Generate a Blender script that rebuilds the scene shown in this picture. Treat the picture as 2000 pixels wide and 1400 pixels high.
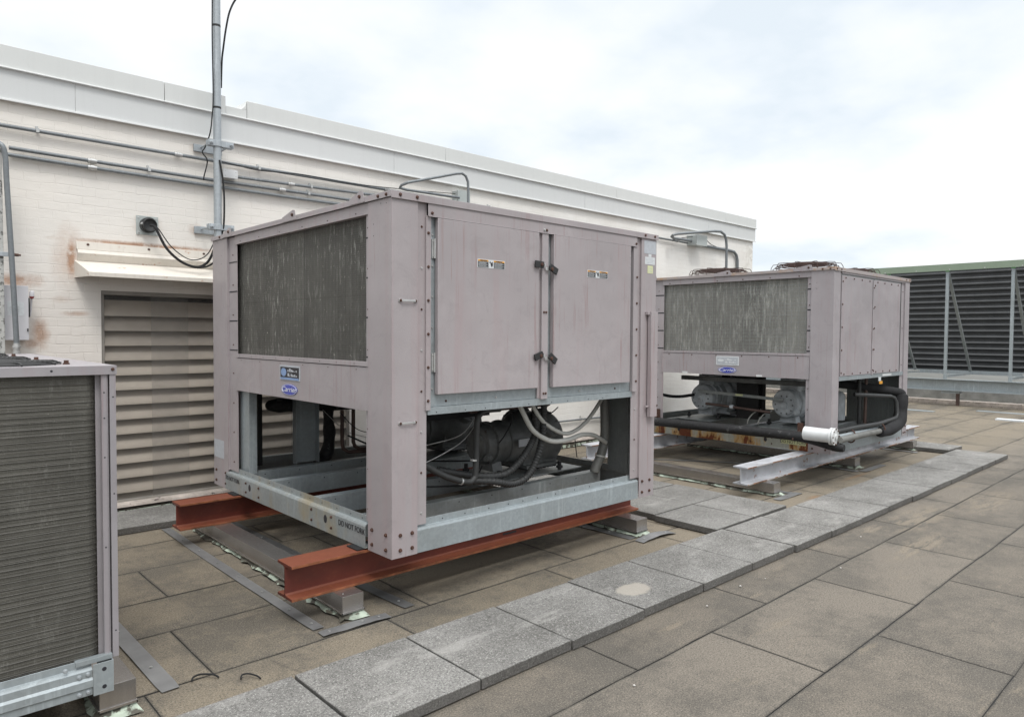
import bpy, bmesh, math, random
from mathutils import Vector, Matrix, noise
random.seed(7)
R = math.radians
for o in list(bpy.data.objects): bpy.data.objects.remove(o)
scene = bpy.context.scene
COL = scene.collection

# ------------------------------------------------------------ camera
YAW, PITCH, ROLL, F, H = R(42.81), R(1.937), R(.379), 1373., 1.70
cf = Vector((math.sin(YAW)*math.cos(PITCH), math.cos(YAW)*math.cos(PITCH), -math.sin(PITCH)))
cr = cf.cross(Vector((0, 0, 1))).normalized()
cu = cr.cross(cf)
CR = cr*math.cos(ROLL) + cu*math.sin(ROLL)
CU = -cr*math.sin(ROLL) + cu*math.cos(ROLL)
cam = bpy.data.cameras.new('camera')
cam.sensor_width = 36; cam.lens = 36*F/2000; cam.clip_start = .05; cam.clip_end = 3000
camo = bpy.data.objects.new('camera', cam); COL.objects.link(camo)
m3 = Matrix((CR, CU, -cf)).transposed()
camo.matrix_world = Matrix.Translation((0, 0, H)) @ m3.to_4x4()
scene.camera = camo

# ------------------------------------------------------------ sky, sun, exposure
SUN_EL, SUN_AZ = R(58), R(205)          # azimuth clockwise from +Y (the wall)
world = bpy.data.worlds.new("World"); scene.world = world; world.use_nodes = True
nt = world.node_tree; nt.nodes.clear()
def wn(t, **k):
    n = nt.nodes.new(t)
    for a, b in k.items(): setattr(n, a, b)
    return n
def wl(a, b): nt.links.new(a, b)
out = wn('ShaderNodeOutputWorld'); mix = wn('ShaderNodeMixShader')
sky = wn('ShaderNodeTexSky', sky_type='NISHITA', sun_disc=False, sun_elevation=SUN_EL, sun_rotation=SUN_AZ)
b1 = wn('ShaderNodeBackground'); b1.inputs['Strength'].default_value = .10
b2 = wn('ShaderNodeBackground')
wl(sky.outputs[0], b1.inputs[0])
tc = wn('ShaderNodeTexCoord'); sep = wn('ShaderNodeSeparateXYZ'); wl(tc.outputs['Generated'], sep.inputs[0])
# project the view direction on a cloud layer
mz = wn('ShaderNodeMath', operation='MAXIMUM'); wl(sep.outputs[2], mz.inputs[0]); mz.inputs[1].default_value = .0
ad = wn('ShaderNodeMath', operation='ADD'); wl(mz.outputs[0], ad.inputs[0]); ad.inputs[1].default_value = .22
dv = wn('ShaderNodeVectorMath', operation='SCALE'); inv = wn('ShaderNodeMath', operation='DIVIDE'); inv.inputs[0].default_value = 1
wl(ad.outputs[0], inv.inputs[1]); wl(tc.outputs['Generated'], dv.inputs[0]); wl(inv.outputs[0], dv.inputs['Scale'])
def wnoise(scale, detail, off, rough=.55):
    mp = wn('ShaderNodeMapping'); mp.inputs['Location'].default_value = off; wl(dv.outputs[0], mp.inputs[0])
    n = wn('ShaderNodeTexNoise'); n.inputs['Scale'].default_value = scale; n.inputs['Detail'].default_value = detail
    n.inputs['Roughness'].default_value = rough; wl(mp.outputs[0], n.inputs[0]); return n
n1 = wnoise(1.15, 5, (3.1, 1.7, 0), .5); n2 = wnoise(3.2, 6, (7.3, 2.2, 1))
mm = wn('ShaderNodeMath', operation='MULTIPLY_ADD'); wl(n2.outputs[0], mm.inputs[0]); mm.inputs[1].default_value = .28; wl(n1.outputs[0], mm.inputs[2])
cr1 = wn('ShaderNodeValToRGB'); e = cr1.color_ramp.elements
e[0].position = .50; e[0].color = (.685, .75, .805, 1)
e[1].position = .74; e[1].color = (.90, .90, .90, 1)
x = e.new(.565); x.color = (.765, .812, .852, 1)
x = e.new(.63); x.color = (.83, .855, .875, 1)
wl(mm.outputs[0], cr1.inputs[0])
# overcast: the dome is far brighter overhead than near the horizon
mr = wn('ShaderNodeMapRange'); mr.inputs[1].default_value = .42; mr.inputs[2].default_value = .95
mr.inputs[3].default_value = 1.04; mr.inputs[4].default_value = 2.9; mr.interpolation_type = 'SMOOTHSTEP'; wl(sep.outputs[2], mr.inputs[0])
wl(cr1.outputs[0], b2.inputs[0]); wl(mr.outputs[0], b2.inputs[1])
mix.inputs[0].default_value = .93
wl(b1.outputs[0], mix.inputs[1]); wl(b2.outputs[0], mix.inputs[2]); wl(mix.outputs[0], out.inputs[0])
sun = bpy.data.lights.new('sun', 'SUN'); sun.energy = 1.3; sun.angle = R(16); sun.color = (1, .97, .92)
suno = bpy.data.objects.new('sun', sun); COL.objects.link(suno)
sd = Vector((math.sin(SUN_AZ)*math.cos(SUN_EL), math.cos(SUN_AZ)*math.cos(SUN_EL), math.sin(SUN_EL)))
suno.rotation_euler = sd.to_track_quat('Z', 'Y').to_euler(); suno.location = (0, 0, 30)
vs = scene.view_settings; vs.view_transform = 'Standard'; vs.look = 'None'; vs.gamma = 1; vs.exposure = 0.27; vs.use_curve_mapping = False

# ------------------------------------------------------------ materials
class NB:
    def __init__(s, name):
        s.m = bpy.data.materials.new(name); s.m.use_nodes = True
        s.t = s.m.node_tree; s.t.nodes.clear()
        s.out = s.n('ShaderNodeOutputMaterial'); s.p = s.n('ShaderNodeBsdfPrincipled')
        s.l(s.p.outputs[0], s.out.inputs[0])
        s.geo = s.n('ShaderNodeNewGeometry')
        s.pos = s.geo.outputs['Position']
    def n(s, t, **k):
        n = s.t.nodes.new(t)
        for a, b in k.items(): setattr(n, a, b)
        return n
    def l(s, a, b): s.t.links.new(a, b)
    def mapv(s, scale=(1, 1, 1), loc=(0, 0, 0), rot=(0, 0, 0)):
        m = s.n('ShaderNodeMapping'); m.inputs['Scale'].default_value = scale
        m.inputs['Location'].default_value = loc; m.inputs['Rotation'].default_value = rot
        s.l(s.pos, m.inputs[0]); return m.outputs[0]
    def noise(s, scale, detail=4, rough=.55, st=(1, 1, 1), loc=(0, 0, 0), dist=0):
        n = s.n('ShaderNodeTexNoise'); n.inputs['Scale'].default_value = scale
        n.inputs['Detail'].default_value = detail; n.inputs['Roughness'].default_value = rough
        n.inputs['Distortion'].default_value = dist
        s.l(s.mapv(st, loc), n.inputs[0]); return n.outputs[0]
    def ramp(s, f, pts):
        r = s.n('ShaderNodeValToRGB'); e = r.color_ramp.elements
        while len(e) < len(pts): e.new(.5)
        for i, (p, c) in enumerate(pts):
            e[i].position = p
            e[i].color = (c, c, c, 1) if not hasattr(c, '__len__') else tuple(c)+(1,)
        s.l(f, r.inputs[0]); return r.outputs[0]
    def mix(s, f, a, b, mode='MIX'):
        m = s.n('ShaderNodeMix', data_type='RGBA', blend_type=mode)
        for v, i in ((f, 0), (a, 6), (b, 7)):
            if hasattr(v, 'is_linked') or isinstance(v, bpy.types.NodeSocket): s.l(v, m.inputs[i])
            elif i == 0: m.inputs[0].default_value = v
            else: m.inputs[i].default_value = tuple(v)+(1,)
        return m.outputs[2]
    def math(s, op, a, b=None, c=None, clamp=False):
        m = s.n('ShaderNodeMath', operation=op); m.use_clamp = clamp
        for v, i in ((a, 0), (b, 1), (c, 2)):
            if v is None: continue
            if isinstance(v, (int, float)): m.inputs[i].default_value = v
            else: s.l(v, m.inputs[i])
        return m.outputs[0]
    def xyz(s):
        p = s.n('ShaderNodeSeparateXYZ'); s.l(s.pos, p.inputs[0]); return p.outputs
    def spot(s, c, r, soft=.5):      # soft-edged patch round a place; r = radii
        sub = s.n('ShaderNodeVectorMath', operation='SUBTRACT'); s.l(s.pos, sub.inputs[0]); sub.inputs[1].default_value = c
        dv = s.n('ShaderNodeVectorMath', operation='DIVIDE'); s.l(sub.outputs[0], dv.inputs[0]); dv.inputs[1].default_value = r
        ln = s.n('ShaderNodeVectorMath', operation='LENGTH'); s.l(dv.outputs[0], ln.inputs[0])
        w = s.noise(9, 7, .75); d = s.math('MULTIPLY_ADD', w, .9, ln.outputs['Value'])
        mr = s.n('ShaderNodeMapRange'); mr.inputs[1].default_value = 1.42; mr.inputs[2].default_value = 1.42-soft
        s.l(d, mr.inputs[0]); return mr.outputs[0]
    def done(s, col, rough=.5, metal=0, bump=None, bs=.3, bd=.01, spec=.5):
        for v, k in ((col, 'Base Color'), (rough, 'Roughness'), (metal, 'Metallic'), (spec, 'Specular IOR Level')):
            if isinstance(v, bpy.types.NodeSocket): s.l(v, s.p.inputs[k])
            elif k == 'Base Color': s.p.inputs[k].default_value = tuple(v)+(1,)
            else: s.p.inputs[k].default_value = v
        if bump is not None:
            b = s.n('ShaderNodeBump'); b.inputs['Strength'].default_value = bs; b.inputs['Distance'].default_value = bd
            s.l(bump, b.inputs['Height']); s.l(b.outputs[0], s.p.inputs['Normal'])
        return s.m

def m_paint(name, c=(.335, .302, .308), seed=0, dirt=.5):
    b = NB(name)
    big = b.noise(1.1, 5, .6, loc=(seed, 0, 0)); st = b.noise(9, 4, .65, st=(1, 1, .05), loc=(seed, 3, 0))
    scr = b.noise(22, 5, .7, st=(1, 1, .35), loc=(5, seed, 1))
    col = b.mix(b.ramp(big, [(.35, 0), (.68, 1)]), tuple(v*.93 for v in c), tuple(v*1.07 for v in c))
    col = b.mix(b.math('MULTIPLY', b.ramp(st, [(.52, 0), (.70, 1)]), .45), col, (c[0]*1.02, c[1]*.86, c[2]*.86))
    col = b.mix(b.math('MULTIPLY', b.ramp(scr, [(.60, 0), (.75, 1)]), .30*dirt*2), col, tuple(v*.72 for v in c))
    chalk = b.noise(3.2, 6, .7, loc=(2, 7, seed))
    col = b.mix(b.math('MULTIPLY', b.ramp(chalk, [(.56, 0), (.72, 1)]), .22), col, tuple(min(1, v*1.35) for v in c))
    run = b.noise(30, 5, .75, st=(1, 1, .03), loc=(seed, 8, 2)); zone = b.noise(1.8, 3, .6, loc=(6, seed, 3))
    col = b.mix(b.math('MULTIPLY', b.math('MULTIPLY', b.ramp(run, [(.56, 0), (.64, 1)]), b.ramp(zone, [(.44, 0), (.58, 1)])), .62), col, (c[0]*.80, c[1]*.60, c[2]*.58))
    smear = b.noise(5, 7, .78, loc=(3, 1, seed), dist=1.2); col = b.mix(b.math('MULTIPLY', b.ramp(smear, [(.53, 0), (.62, 1)]), .26), col, tuple(v*.74 for v in c))
    return b.done(col, b.ramp(big, [(.3, .36), (.7, .58)]), 0, b.math('ADD', b.math('MULTIPLY', b.noise(1.9, 2), 4.0), b.math('MULTIPLY', b.noise(120, 2), .12)), .35, .012)
def m_galv(name, c=(.315, .35, .365), rustk=0., dirt=.6):
    b = NB(name)
    v = b.n('ShaderNodeTexVoronoi'); v.inputs['Scale'].default_value = 55; b.l(b.pos, v.inputs[0])
    sp = b.n('ShaderNodeSeparateColor'); b.l(v.outputs['Color'], sp.inputs[0])
    col = b.mix(sp.outputs[0], tuple(x*.93 for x in c), tuple(x*1.06 for x in c))
    st = b.noise(32, 5, .7, st=(1, 1, .05)); zn = b.noise(2.5, 3, .6, loc=(8, 8, 8)); col = b.mix(b.math('MULTIPLY', b.math('MULTIPLY', b.ramp(st, [(.54, 0), (.66, 1)]), b.ramp(zn, [(.42, .15), (.6, 1)])), .6), col, tuple(min(1, x*1.6) for x in c))
    d = b.noise(2.6, 6, .65); col = b.mix(b.math('MULTIPLY', b.ramp(d, [(.48, 0), (.72, 1)]), dirt*.7), col, (c[0]*.62, c[1]*.58, c[2]*.52))
    if rustk:
        r = b.noise(3.4, 7, .62, st=(1, 1, .45), loc=(4, 4, 1))
        if rustk < .3: col = b.mix(b.math('MULTIPLY', b.ramp(r, [(.50, 0), (.66, 1)]), .55), col, (.40, .31, .16)); return b.done(col, .48, .35, sp.outputs[1], .03, .002)
        col = b.mix(b.ramp(r, [(.60-rustk*.2, 0), (.66-rustk*.2, 1)]), col, (.50, .33, .14))
        col = b.mix(b.ramp(r, [(.66-rustk*.2, 0), (.70-rustk*.2, 1)]), col, (.16, .045, .018))
    return b.done(col, .48, .35, sp.outputs[1], .03, .002)
def m_solid(name, c, rough=.5, metal=0, var=.12, scale=12, bump=0, rust=None):
    b = NB(name); n = b.noise(scale, 5, .6)
    col = b.mix(b.ramp(n, [(.3, 0), (.7, 1)]), tuple(v*(1-var) for v in c), tuple(min(1, v*(1+var)) for v in c))
    if rust:
        r = b.noise(rust[0], 6, .65, loc=(1, 2, 3)); col = b.mix(b.ramp(r, [(rust[1], 0), (rust[1]+.05, 1)]), col, rust[2])
    return b.done(col, rough, metal, n if bump else None, bump, .004)
M = {}
M['paint'] = m_paint('mauve_grey_paint')
M['paint2'] = m_paint('mauve_grey_paint_scuffed', (.325, .298, .308), 5, .8)
def rimm():
    b = NB('mauve_paint_with_rust_bloom'); n = b.noise(2.6, 7, .7, loc=(3, 3, 3)); col = b.mix(b.noise(6, 5), (.31, .275, .27), (.36, .32, .31))
    col = b.mix(b.math('MULTIPLY', b.ramp(n, [(.50, 0), (.62, 1)]), .75), col, (.36, .20, .09)); return b.done(col, .6)
M['rimrust'] = rimm()
M['paint3'] = m_paint('mauve_grey_paint_smooth', (.285, .268, .280), 9, .2)
M['galv'] = m_galv('galvanized_steel')
M['galv_dark'] = m_galv('galvanized_steel_grimy', (.26, .28, .28), 0, .8)
M['galv_stained'] = m_galv('galvanized_steel_stained', (.32, .35, .355), .18, .5)
M['rusted_rail'] = m_galv('galvanized_steel_rusted', (.42, .44, .40), .68, .5)
M['galv_light'] = m_galv('galvanized_conduit', (.36, .39, .41), 0, .3)
M['conduit'] = m_galv('weathered_wall_conduit', (.19, .205, .215), 0, .4)
M['bolt'] = m_solid('rusty_bolt', (.085, .042, .03), .7, .2, .4, 60)
M['zinc'] = m_solid('zinc_screw', (.5, .5, .49), .4, .7)
M['dark'] = m_solid('dark_metal', (.022, .022, .023), .7)
M['black'] = m_solid('black_rubber', (.011, .011, .012), .85, 0, .5, 9, .25)
M['insul'] = m_solid('black_pipe_insulation', (.012, .012, .013), .75, 0, .6, 30, .6, rust=(13, .60, (.075, .075, .075)))
M['hosegrey'] = m_solid('grey_conduit_jacket', (.46, .46, .43), .5, 0, .1, 5)
M['hosemid'] = m_solid('grimy_grey_conduit', (.15, .15, .14), .55, 0, .25, 6)
M['hosedark'] = m_solid('dark_flexible_conduit', (.032, .033, .033), .55, 0, .2, 20)
M['comp'] = m_solid('grey_compressor_enamel', (.44, .47, .49), .5, 0, .25, 9, .1, rust=(7, .66, (.10, .085, .07)))
M['comp_dark'] = m_solid('shaded_compressor_enamel', (.105, .11, .108), .42, 0, .4, 7, .1, rust=(8, .64, (.06, .05, .04)))  # compressor enamel darkened to carry the interior shade, with grimy blotches
M['copper'] = m_solid('tarnished_copper_pipe', (.10, .065, .055), .5, .4, .3, 10)
M['whitesteel'] = m_solid('white_painted_steel', (.37, .375, .395), .5, 0, .22, 5, .05, rust=(9, .60, (.18, .09, .055)))
M['white'] = m_solid('white_enamel', (.62, .63, .63), .4, 0, .06, 8)
M['label'] = m_solid('white_label', (.60, .62, .63), .5, 0, .08, 40)
M['label_grey'] = m_solid('faded_grey_label', (.42, .44, .47), .5, 0, .08, 40)
M['label_yel'] = m_solid('pale_yellow_label', (.60, .62, .36), .5, 0, .08, 40)
M['orange'] = m_solid('orange_sticker', (.65, .30, .03), .5)
M['blue'] = m_solid('blue_emblem', (.055, .07, .38), .35, 0, .15, 30)
M['ltblue'] = m_solid('light_blue_print', (.20, .30, .50), .4)
M['ink'] = m_solid('black_ink', (.02, .02, .025), .5)
M['emblem_white'] = m_solid('white_lettering', (.75, .76, .78), .4)
M['red_knob'] = m_solid('red_knob', (.28, .04, .04), .4)
M['flash'] = m_solid('mint_flashing_membrane', (.34, .39, .32), .7, 0, .35, 14, .4, rust=(9, .50, (.07, .065, .05)))
M['strip'] = m_solid('zinc_roof_strip', (.25, .25, .25), .42, .5, .18, 5)
M['strip_dark'] = m_solid('dark_zinc_roof_strip', (.13, .13, .128), .55, .3, .2, 5)  # darker zinc for the strips lying under the units
M['wood'] = m_solid('weathered_curb_wood', (.06, .052, .042), .9, 0, .5, 30, .5)
def beam_mat():
    b = NB('red_oxide_primer')
    n = b.noise(2.2, 6, .6); m = b.noise(28, 5, .7)
    col = b.mix(b.ramp(n, [(.32, 0), (.66, 1)]), (.105, .022, .015), (.165, .036, .020))
    col = b.mix(b.math('MULTIPLY', b.ramp(m, [(.55, 0), (.75, 1)]), .5), col, (.22, .065, .03))
    col = b.mix(b.math('MULTIPLY', b.ramp(b.noise(3.6, 8, .78, loc=(5, 5, 5), st=(.5, 1, 1)), [(.52, 0), (.64, 1)]), .6), col, (.075, .026, .018))
    col = b.mix(b.ramp(b.noise(11, 8, .8, loc=(1, 5, 5)), [(.63, 0), (.67, .7)]), col, (.27, .10, .05))
    # faces that look up are coloured lighter and more orange
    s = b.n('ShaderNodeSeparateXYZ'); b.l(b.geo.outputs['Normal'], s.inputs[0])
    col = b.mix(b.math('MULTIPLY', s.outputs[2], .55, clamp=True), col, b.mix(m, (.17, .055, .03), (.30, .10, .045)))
    return b.done(col, .58, .1, m, .15, .003)
M['beam'] = beam_mat()
M['beam_edge'] = m_solid('rusted_flange_edge', (.22, .075, .032), .7, .1, .5, 14, .2)
M['white_edge'] = m_solid('rusted_white_flange_edge', (.22, .12, .075), .7, 0, .6, 9, .2, rust=(5, .5, (.36, .34, .33)))
def cladding():
    b = NB('brown_grey_metal_cladding'); n = b.noise(5, 5, .6); s = b.noise(60, 3, .6, st=(1, .3, .05))
    col = b.mix(n, (.42, .40, .385), (.52, .50, .48)); col = b.mix(b.math('MULTIPLY', s, .35), col, (.20, .18, .17))
    return b.done(col, .27, .85)
M['clad'] = cladding()
def coil(name, pitch, axis_h, dark, light, scr=.5, horiz=0.0, panels=0, split=None, sz=.26):
    # fins and wire guard of a condenser coil with worn pale scratches; axis_h = index of the horizontal axis
    b = NB(name); X = b.xyz()
    h = X[axis_h]; z = X[2]
    wz = b.math('SINE', b.math('MULTIPLY', z, 2*math.pi/pitch)); wh = b.math('SINE', b.math('MULTIPLY', h, 2*math.pi/(pitch*1.25)))
    g = b.math('MAXIMUM', b.math('MULTIPLY', b.ramp(wz, [(.55, 0), (1, 1)]), .9), b.math('MULTIPLY', b.ramp(wh, [(.6, 0), (1, 1)]), .55))
    if horiz:
        wb = b.math('SINE', b.math('MULTIPLY', z, 2*math.pi/(pitch*3))); g = b.math('MAXIMUM', b.math('MULTIPLY', g, .5), b.math('MULTIPLY', b.ramp(wb, [(.82, 0), (.97, 1)]), horiz))
    nz = b.noise(1.4, 6, .65); col = b.mix(b.ramp(nz, [(.35, 0), (.65, 1)]), dark, tuple(v*1.6 for v in dark))
    col = b.mix(b.math('MULTIPLY', g, .50), col, light)
    st = b.noise(30, 7, .8, st=(1, 1, sz), loc=(3, 1, 0)); pat = b.noise(2.3, 4, .6, loc=(9, 2, 4))
    sm = b.math('MULTIPLY', b.ramp(st, [(.54, 0), (.68, 1)] if not panels else [(.49, 0), (.64, 1)]), b.ramp(pat, [(.40, .12), (.60, 1)] if not panels else [(.38, .2), (.56, 1)]))
    blot = b.noise(5, 6, .75, st=(1, 1, .45), loc=(7, 3, 9)); col = b.mix(b.math('MULTIPLY', b.ramp(blot, [(.5, 0), (.66, 1)]), .4*scr, clamp=True), col, (.20, .195, .175))
    col = b.mix(b.math('MULTIPLY', sm, scr, clamp=True), col, (.46, .46, .42))
    fl = b.noise(70, 3, .7, st=(1, 1, .5), loc=(1, 8, 2)); col = b.mix(b.math('MULTIPLY', b.ramp(fl, [(.66, 0), (.73, 1)]), scr, clamp=True), col, (.60, .58, .50))
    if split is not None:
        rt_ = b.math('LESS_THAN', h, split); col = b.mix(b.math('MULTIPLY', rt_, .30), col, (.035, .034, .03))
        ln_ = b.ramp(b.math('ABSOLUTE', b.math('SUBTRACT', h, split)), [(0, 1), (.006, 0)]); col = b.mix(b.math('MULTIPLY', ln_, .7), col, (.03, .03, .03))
    if panels:
        wp = b.math('FRACT', b.math('MULTIPLY', h, 1/.335)); wp2 = b.math('FLOOR', b.math('MULTIPLY', h, 1/.335))
        pn = b.math('FRACT', b.math('MULTIPLY', b.math('SINE', b.math('MULTIPLY', wp2, 12.9898)), 43758.5))
        col = b.mix(b.math('MULTIPLY', pn, panels), col, (.30, .295, .27))
        col = b.mix(b.math('MULTIPLY', b.ramp(wp, [(0, 1), (.025, 0)]), .5), col, (.04, .04, .04))
    return b.done(col, .6, .2, g, .5, .006)
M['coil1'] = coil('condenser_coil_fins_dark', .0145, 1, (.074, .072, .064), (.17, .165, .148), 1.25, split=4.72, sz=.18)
M['coil2'] = coil('condenser_coil_fins_worn', .026, 1, (.12, .118, .108), (.27, .265, .245), 1.1, 0, .7, sz=.16)
M['coil3'] = coil('condenser_tube_coil', .0098, 0, (.060, .057, .048), (.17, .16, .14), .28, .7)
def brick():
    b = NB('painted_brick'); X = b.xyz()
    cv = b.n('ShaderNodeCombineXYZ')
    w1 = b.noise(3.5, 4, .6); w2 = b.noise(3.5, 4, .6, loc=(9, 9, 9))
    b.l(b.math('MULTIPLY_ADD', w1, .09, X[0]), cv.inputs[0]); b.l(b.math('MULTIPLY_ADD', w2, .055, X[2]), cv.inputs[1])
    br = b.n('ShaderNodeTexBrick'); b.l(cv.outputs[0], br.inputs[0])
    br.inputs['Scale'].default_value = 1; br.inputs['Mortar Size'].default_value = .0045; br.inputs['Mortar Smooth'].default_value = .55
    br.inputs['Brick Width'].default_value = .215; br.inputs['Row Height'].default_value = .077
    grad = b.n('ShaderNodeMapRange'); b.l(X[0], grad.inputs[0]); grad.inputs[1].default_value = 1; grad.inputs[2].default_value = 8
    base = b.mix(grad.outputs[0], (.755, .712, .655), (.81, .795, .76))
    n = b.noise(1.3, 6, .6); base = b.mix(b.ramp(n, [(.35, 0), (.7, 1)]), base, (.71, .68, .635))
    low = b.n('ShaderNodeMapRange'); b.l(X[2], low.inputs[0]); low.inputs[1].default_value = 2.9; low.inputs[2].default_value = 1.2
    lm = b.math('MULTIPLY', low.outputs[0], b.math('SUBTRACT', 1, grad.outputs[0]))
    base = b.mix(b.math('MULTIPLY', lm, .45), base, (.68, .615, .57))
    # patches of mortar that show faintly, rusty stains round the fixings
    br2 = b.noise(2.5, 4, .6, loc=(4, 4, 4)); mort = b.math('MULTIPLY', br.outputs['Fac'], b.ramp(br2, [(.46, .0), (.68, .30)]))
    base = b.mix(mort, base, (.52, .46, .41))
    st = None
    for c, r, k in (((1.37, 7.2, 2.34), (.06, .5, .24), 1.), ((1.35, 7.2, 2.36), (.16, .5, .34), .4), ((2.0, 7.2, 2.51), (.95, .5, .035), .95), ((.95, 7.2, 2.13), (.26, .5, .08), .9),
                 ((1.13, 7.2, 1.68), (.09, .5, .17), .8), ((1.08, 7.2, 1.60), (.10, .5, .06), .7), ((1.40, 7.2, 1.86), (.14, .5, .03), .6), ((1.99, 7.2, 2.70), (.15, .5, .14), .35), ((2.45, 7.2, 3.50), (.09, .5, .07), .4),
                 ((2.44, 7.2, 2.70), (.10, .5, .08), .45), ((1.3, 7.2, 1.98), (.10, .5, .04), .3)):
        s = b.math('MULTIPLY', b.spot(c, r, .7), k); st = s if st is None else b.math('MAXIMUM', st, s)
    st = b.math('MULTIPLY', st, b.ramp(b.noise(13, 8, .78, loc=(2, 2, 2)), [(.32, .3), (.50, 1)]))
    base = b.mix(st, base, b.mix(b.noise(28, 6, .75), (.58, .36, .24), (.20, .115, .075)))
    drip = b.noise(16, 4, .6, st=(1, 1, .04), loc=(3, 3, 3)); base = b.mix(b.math('MULTIPLY', b.ramp(drip, [(.58, 0), (.75, 1)]), .14), base, (.5, .44, .38))
    corner = b.math('MULTIPLY', b.ramp(b.math('SUBTRACT', X[0], 12.85), [(0, 0), (.45, 1)]), b.ramp(b.noise(7, 6, .7), [(.5, 0), (.56, 1)]))
    base = b.mix(b.math('MULTIPLY', corner, .55), base, (.45, .42, .36))
    fade = b.ramp(b.noise(1.7, 4, .65, loc=(2, 9, 5)), [(.38, .12), (.62, .95)])
    hgt = b.math('ADD', b.math('MULTIPLY', b.math('MULTIPLY', br.outputs['Fac'], fade), -1.0), b.math('MULTIPLY', b.noise(9, 6, .65, st=(.6, 1, 1.6)), 1.5))
    return b.done(base, .62, 0, hgt, .5, .005)
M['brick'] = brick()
def fascia(name, c):
    b = NB(name); n = b.noise(1.0, 5, .6); s = b.noise(20, 3, .6, st=(1, 1, .03))
    col = b.mix(n, tuple(v*.95 for v in c), c); col = b.mix(b.math('MULTIPLY', b.ramp(s, [(.5, 0), (.8, 1)]), .10), col, tuple(v*.6 for v in c))
    col = b.mix(b.math('MULTIPLY', b.ramp(b.noise(130, 2), [(.62, 0), (.7, 1)]), .12), col, (.35, .34, .30))
    return b.done(col, .45, 0)
M['coping'] = fascia('grey_coping_metal', (.61, .62, .605)); M['band'] = fascia('pale_fascia_metal', (.60, .61, .605)); M['trim'] = fascia('white_trim_metal', (.74, .75, .74))
def hoodm():
    b = NB('cream_hood_paint'); n = b.noise(9, 7, .7, st=(1, 1, 1.6), loc=(1, 1, 1)); s = b.noise(26, 3, .6, st=(1, 1, .05))
    col = b.mix(b.noise(2, 4), (.63, .585, .52), (.70, .655, .59)); col = b.mix(b.math('MULTIPLY', b.ramp(s, [(.5, 0), (.75, 1)]), .25), col, (.42, .37, .31))
    col = b.mix(b.ramp(n, [(.63, 0), (.68, 1)]), col, (.42, .20, .10)); return b.done(col, .55)
M['hood'] = hoodm()
M['slat'] = m_solid('beige_louver_slat', (.39, .34, .285), .55, 0, .14, 2.2)
M['louvframe'] = m_solid('grey_beige_louver_frame', (.27, .25, .225), .6, 0, .15, 6)
M['ledge'] = m_solid('stained_sill_plaster', (.42, .37, .33), .8, 0, .3, 9, .3, rust=(14, .6, (.12, .10, .09)))
def screen(name, k):
    b = NB(name); X = b.xyz()
    a = b.ramp(b.math('SINE', b.math('MULTIPLY', X[0], 2*math.pi/.009)), [(.4, 0), (1, 1)]); c = b.ramp(b.math('SINE', b.math('MULTIPLY', X[2], 2*math.pi/.009)), [(.4, 0), (1, 1)])
    f = b.math('MULTIPLY', b.math('MAXIMUM', a, c), k, clamp=True); f = b.math('MULTIPLY', f, b.ramp(b.noise(2, 5), [(.3, .6), (.7, 1)]))
    tr = b.n('ShaderNodeBsdfTransparent'); mx = b.n('ShaderNodeMixShader'); b.l(f, mx.inputs[0]); b.l(tr.outputs[0], mx.inputs[1]); b.l(b.p.outputs[0], mx.inputs[2])
    b.t.links.new(mx.outputs[0], b.out.inputs[0]); return b.done((.30, .29, .27), .6, .3)
M['mesh'] = screen('insect_screen_mesh', .42); M['mesh2'] = screen('insect_screen_overlap', .55)
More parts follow.
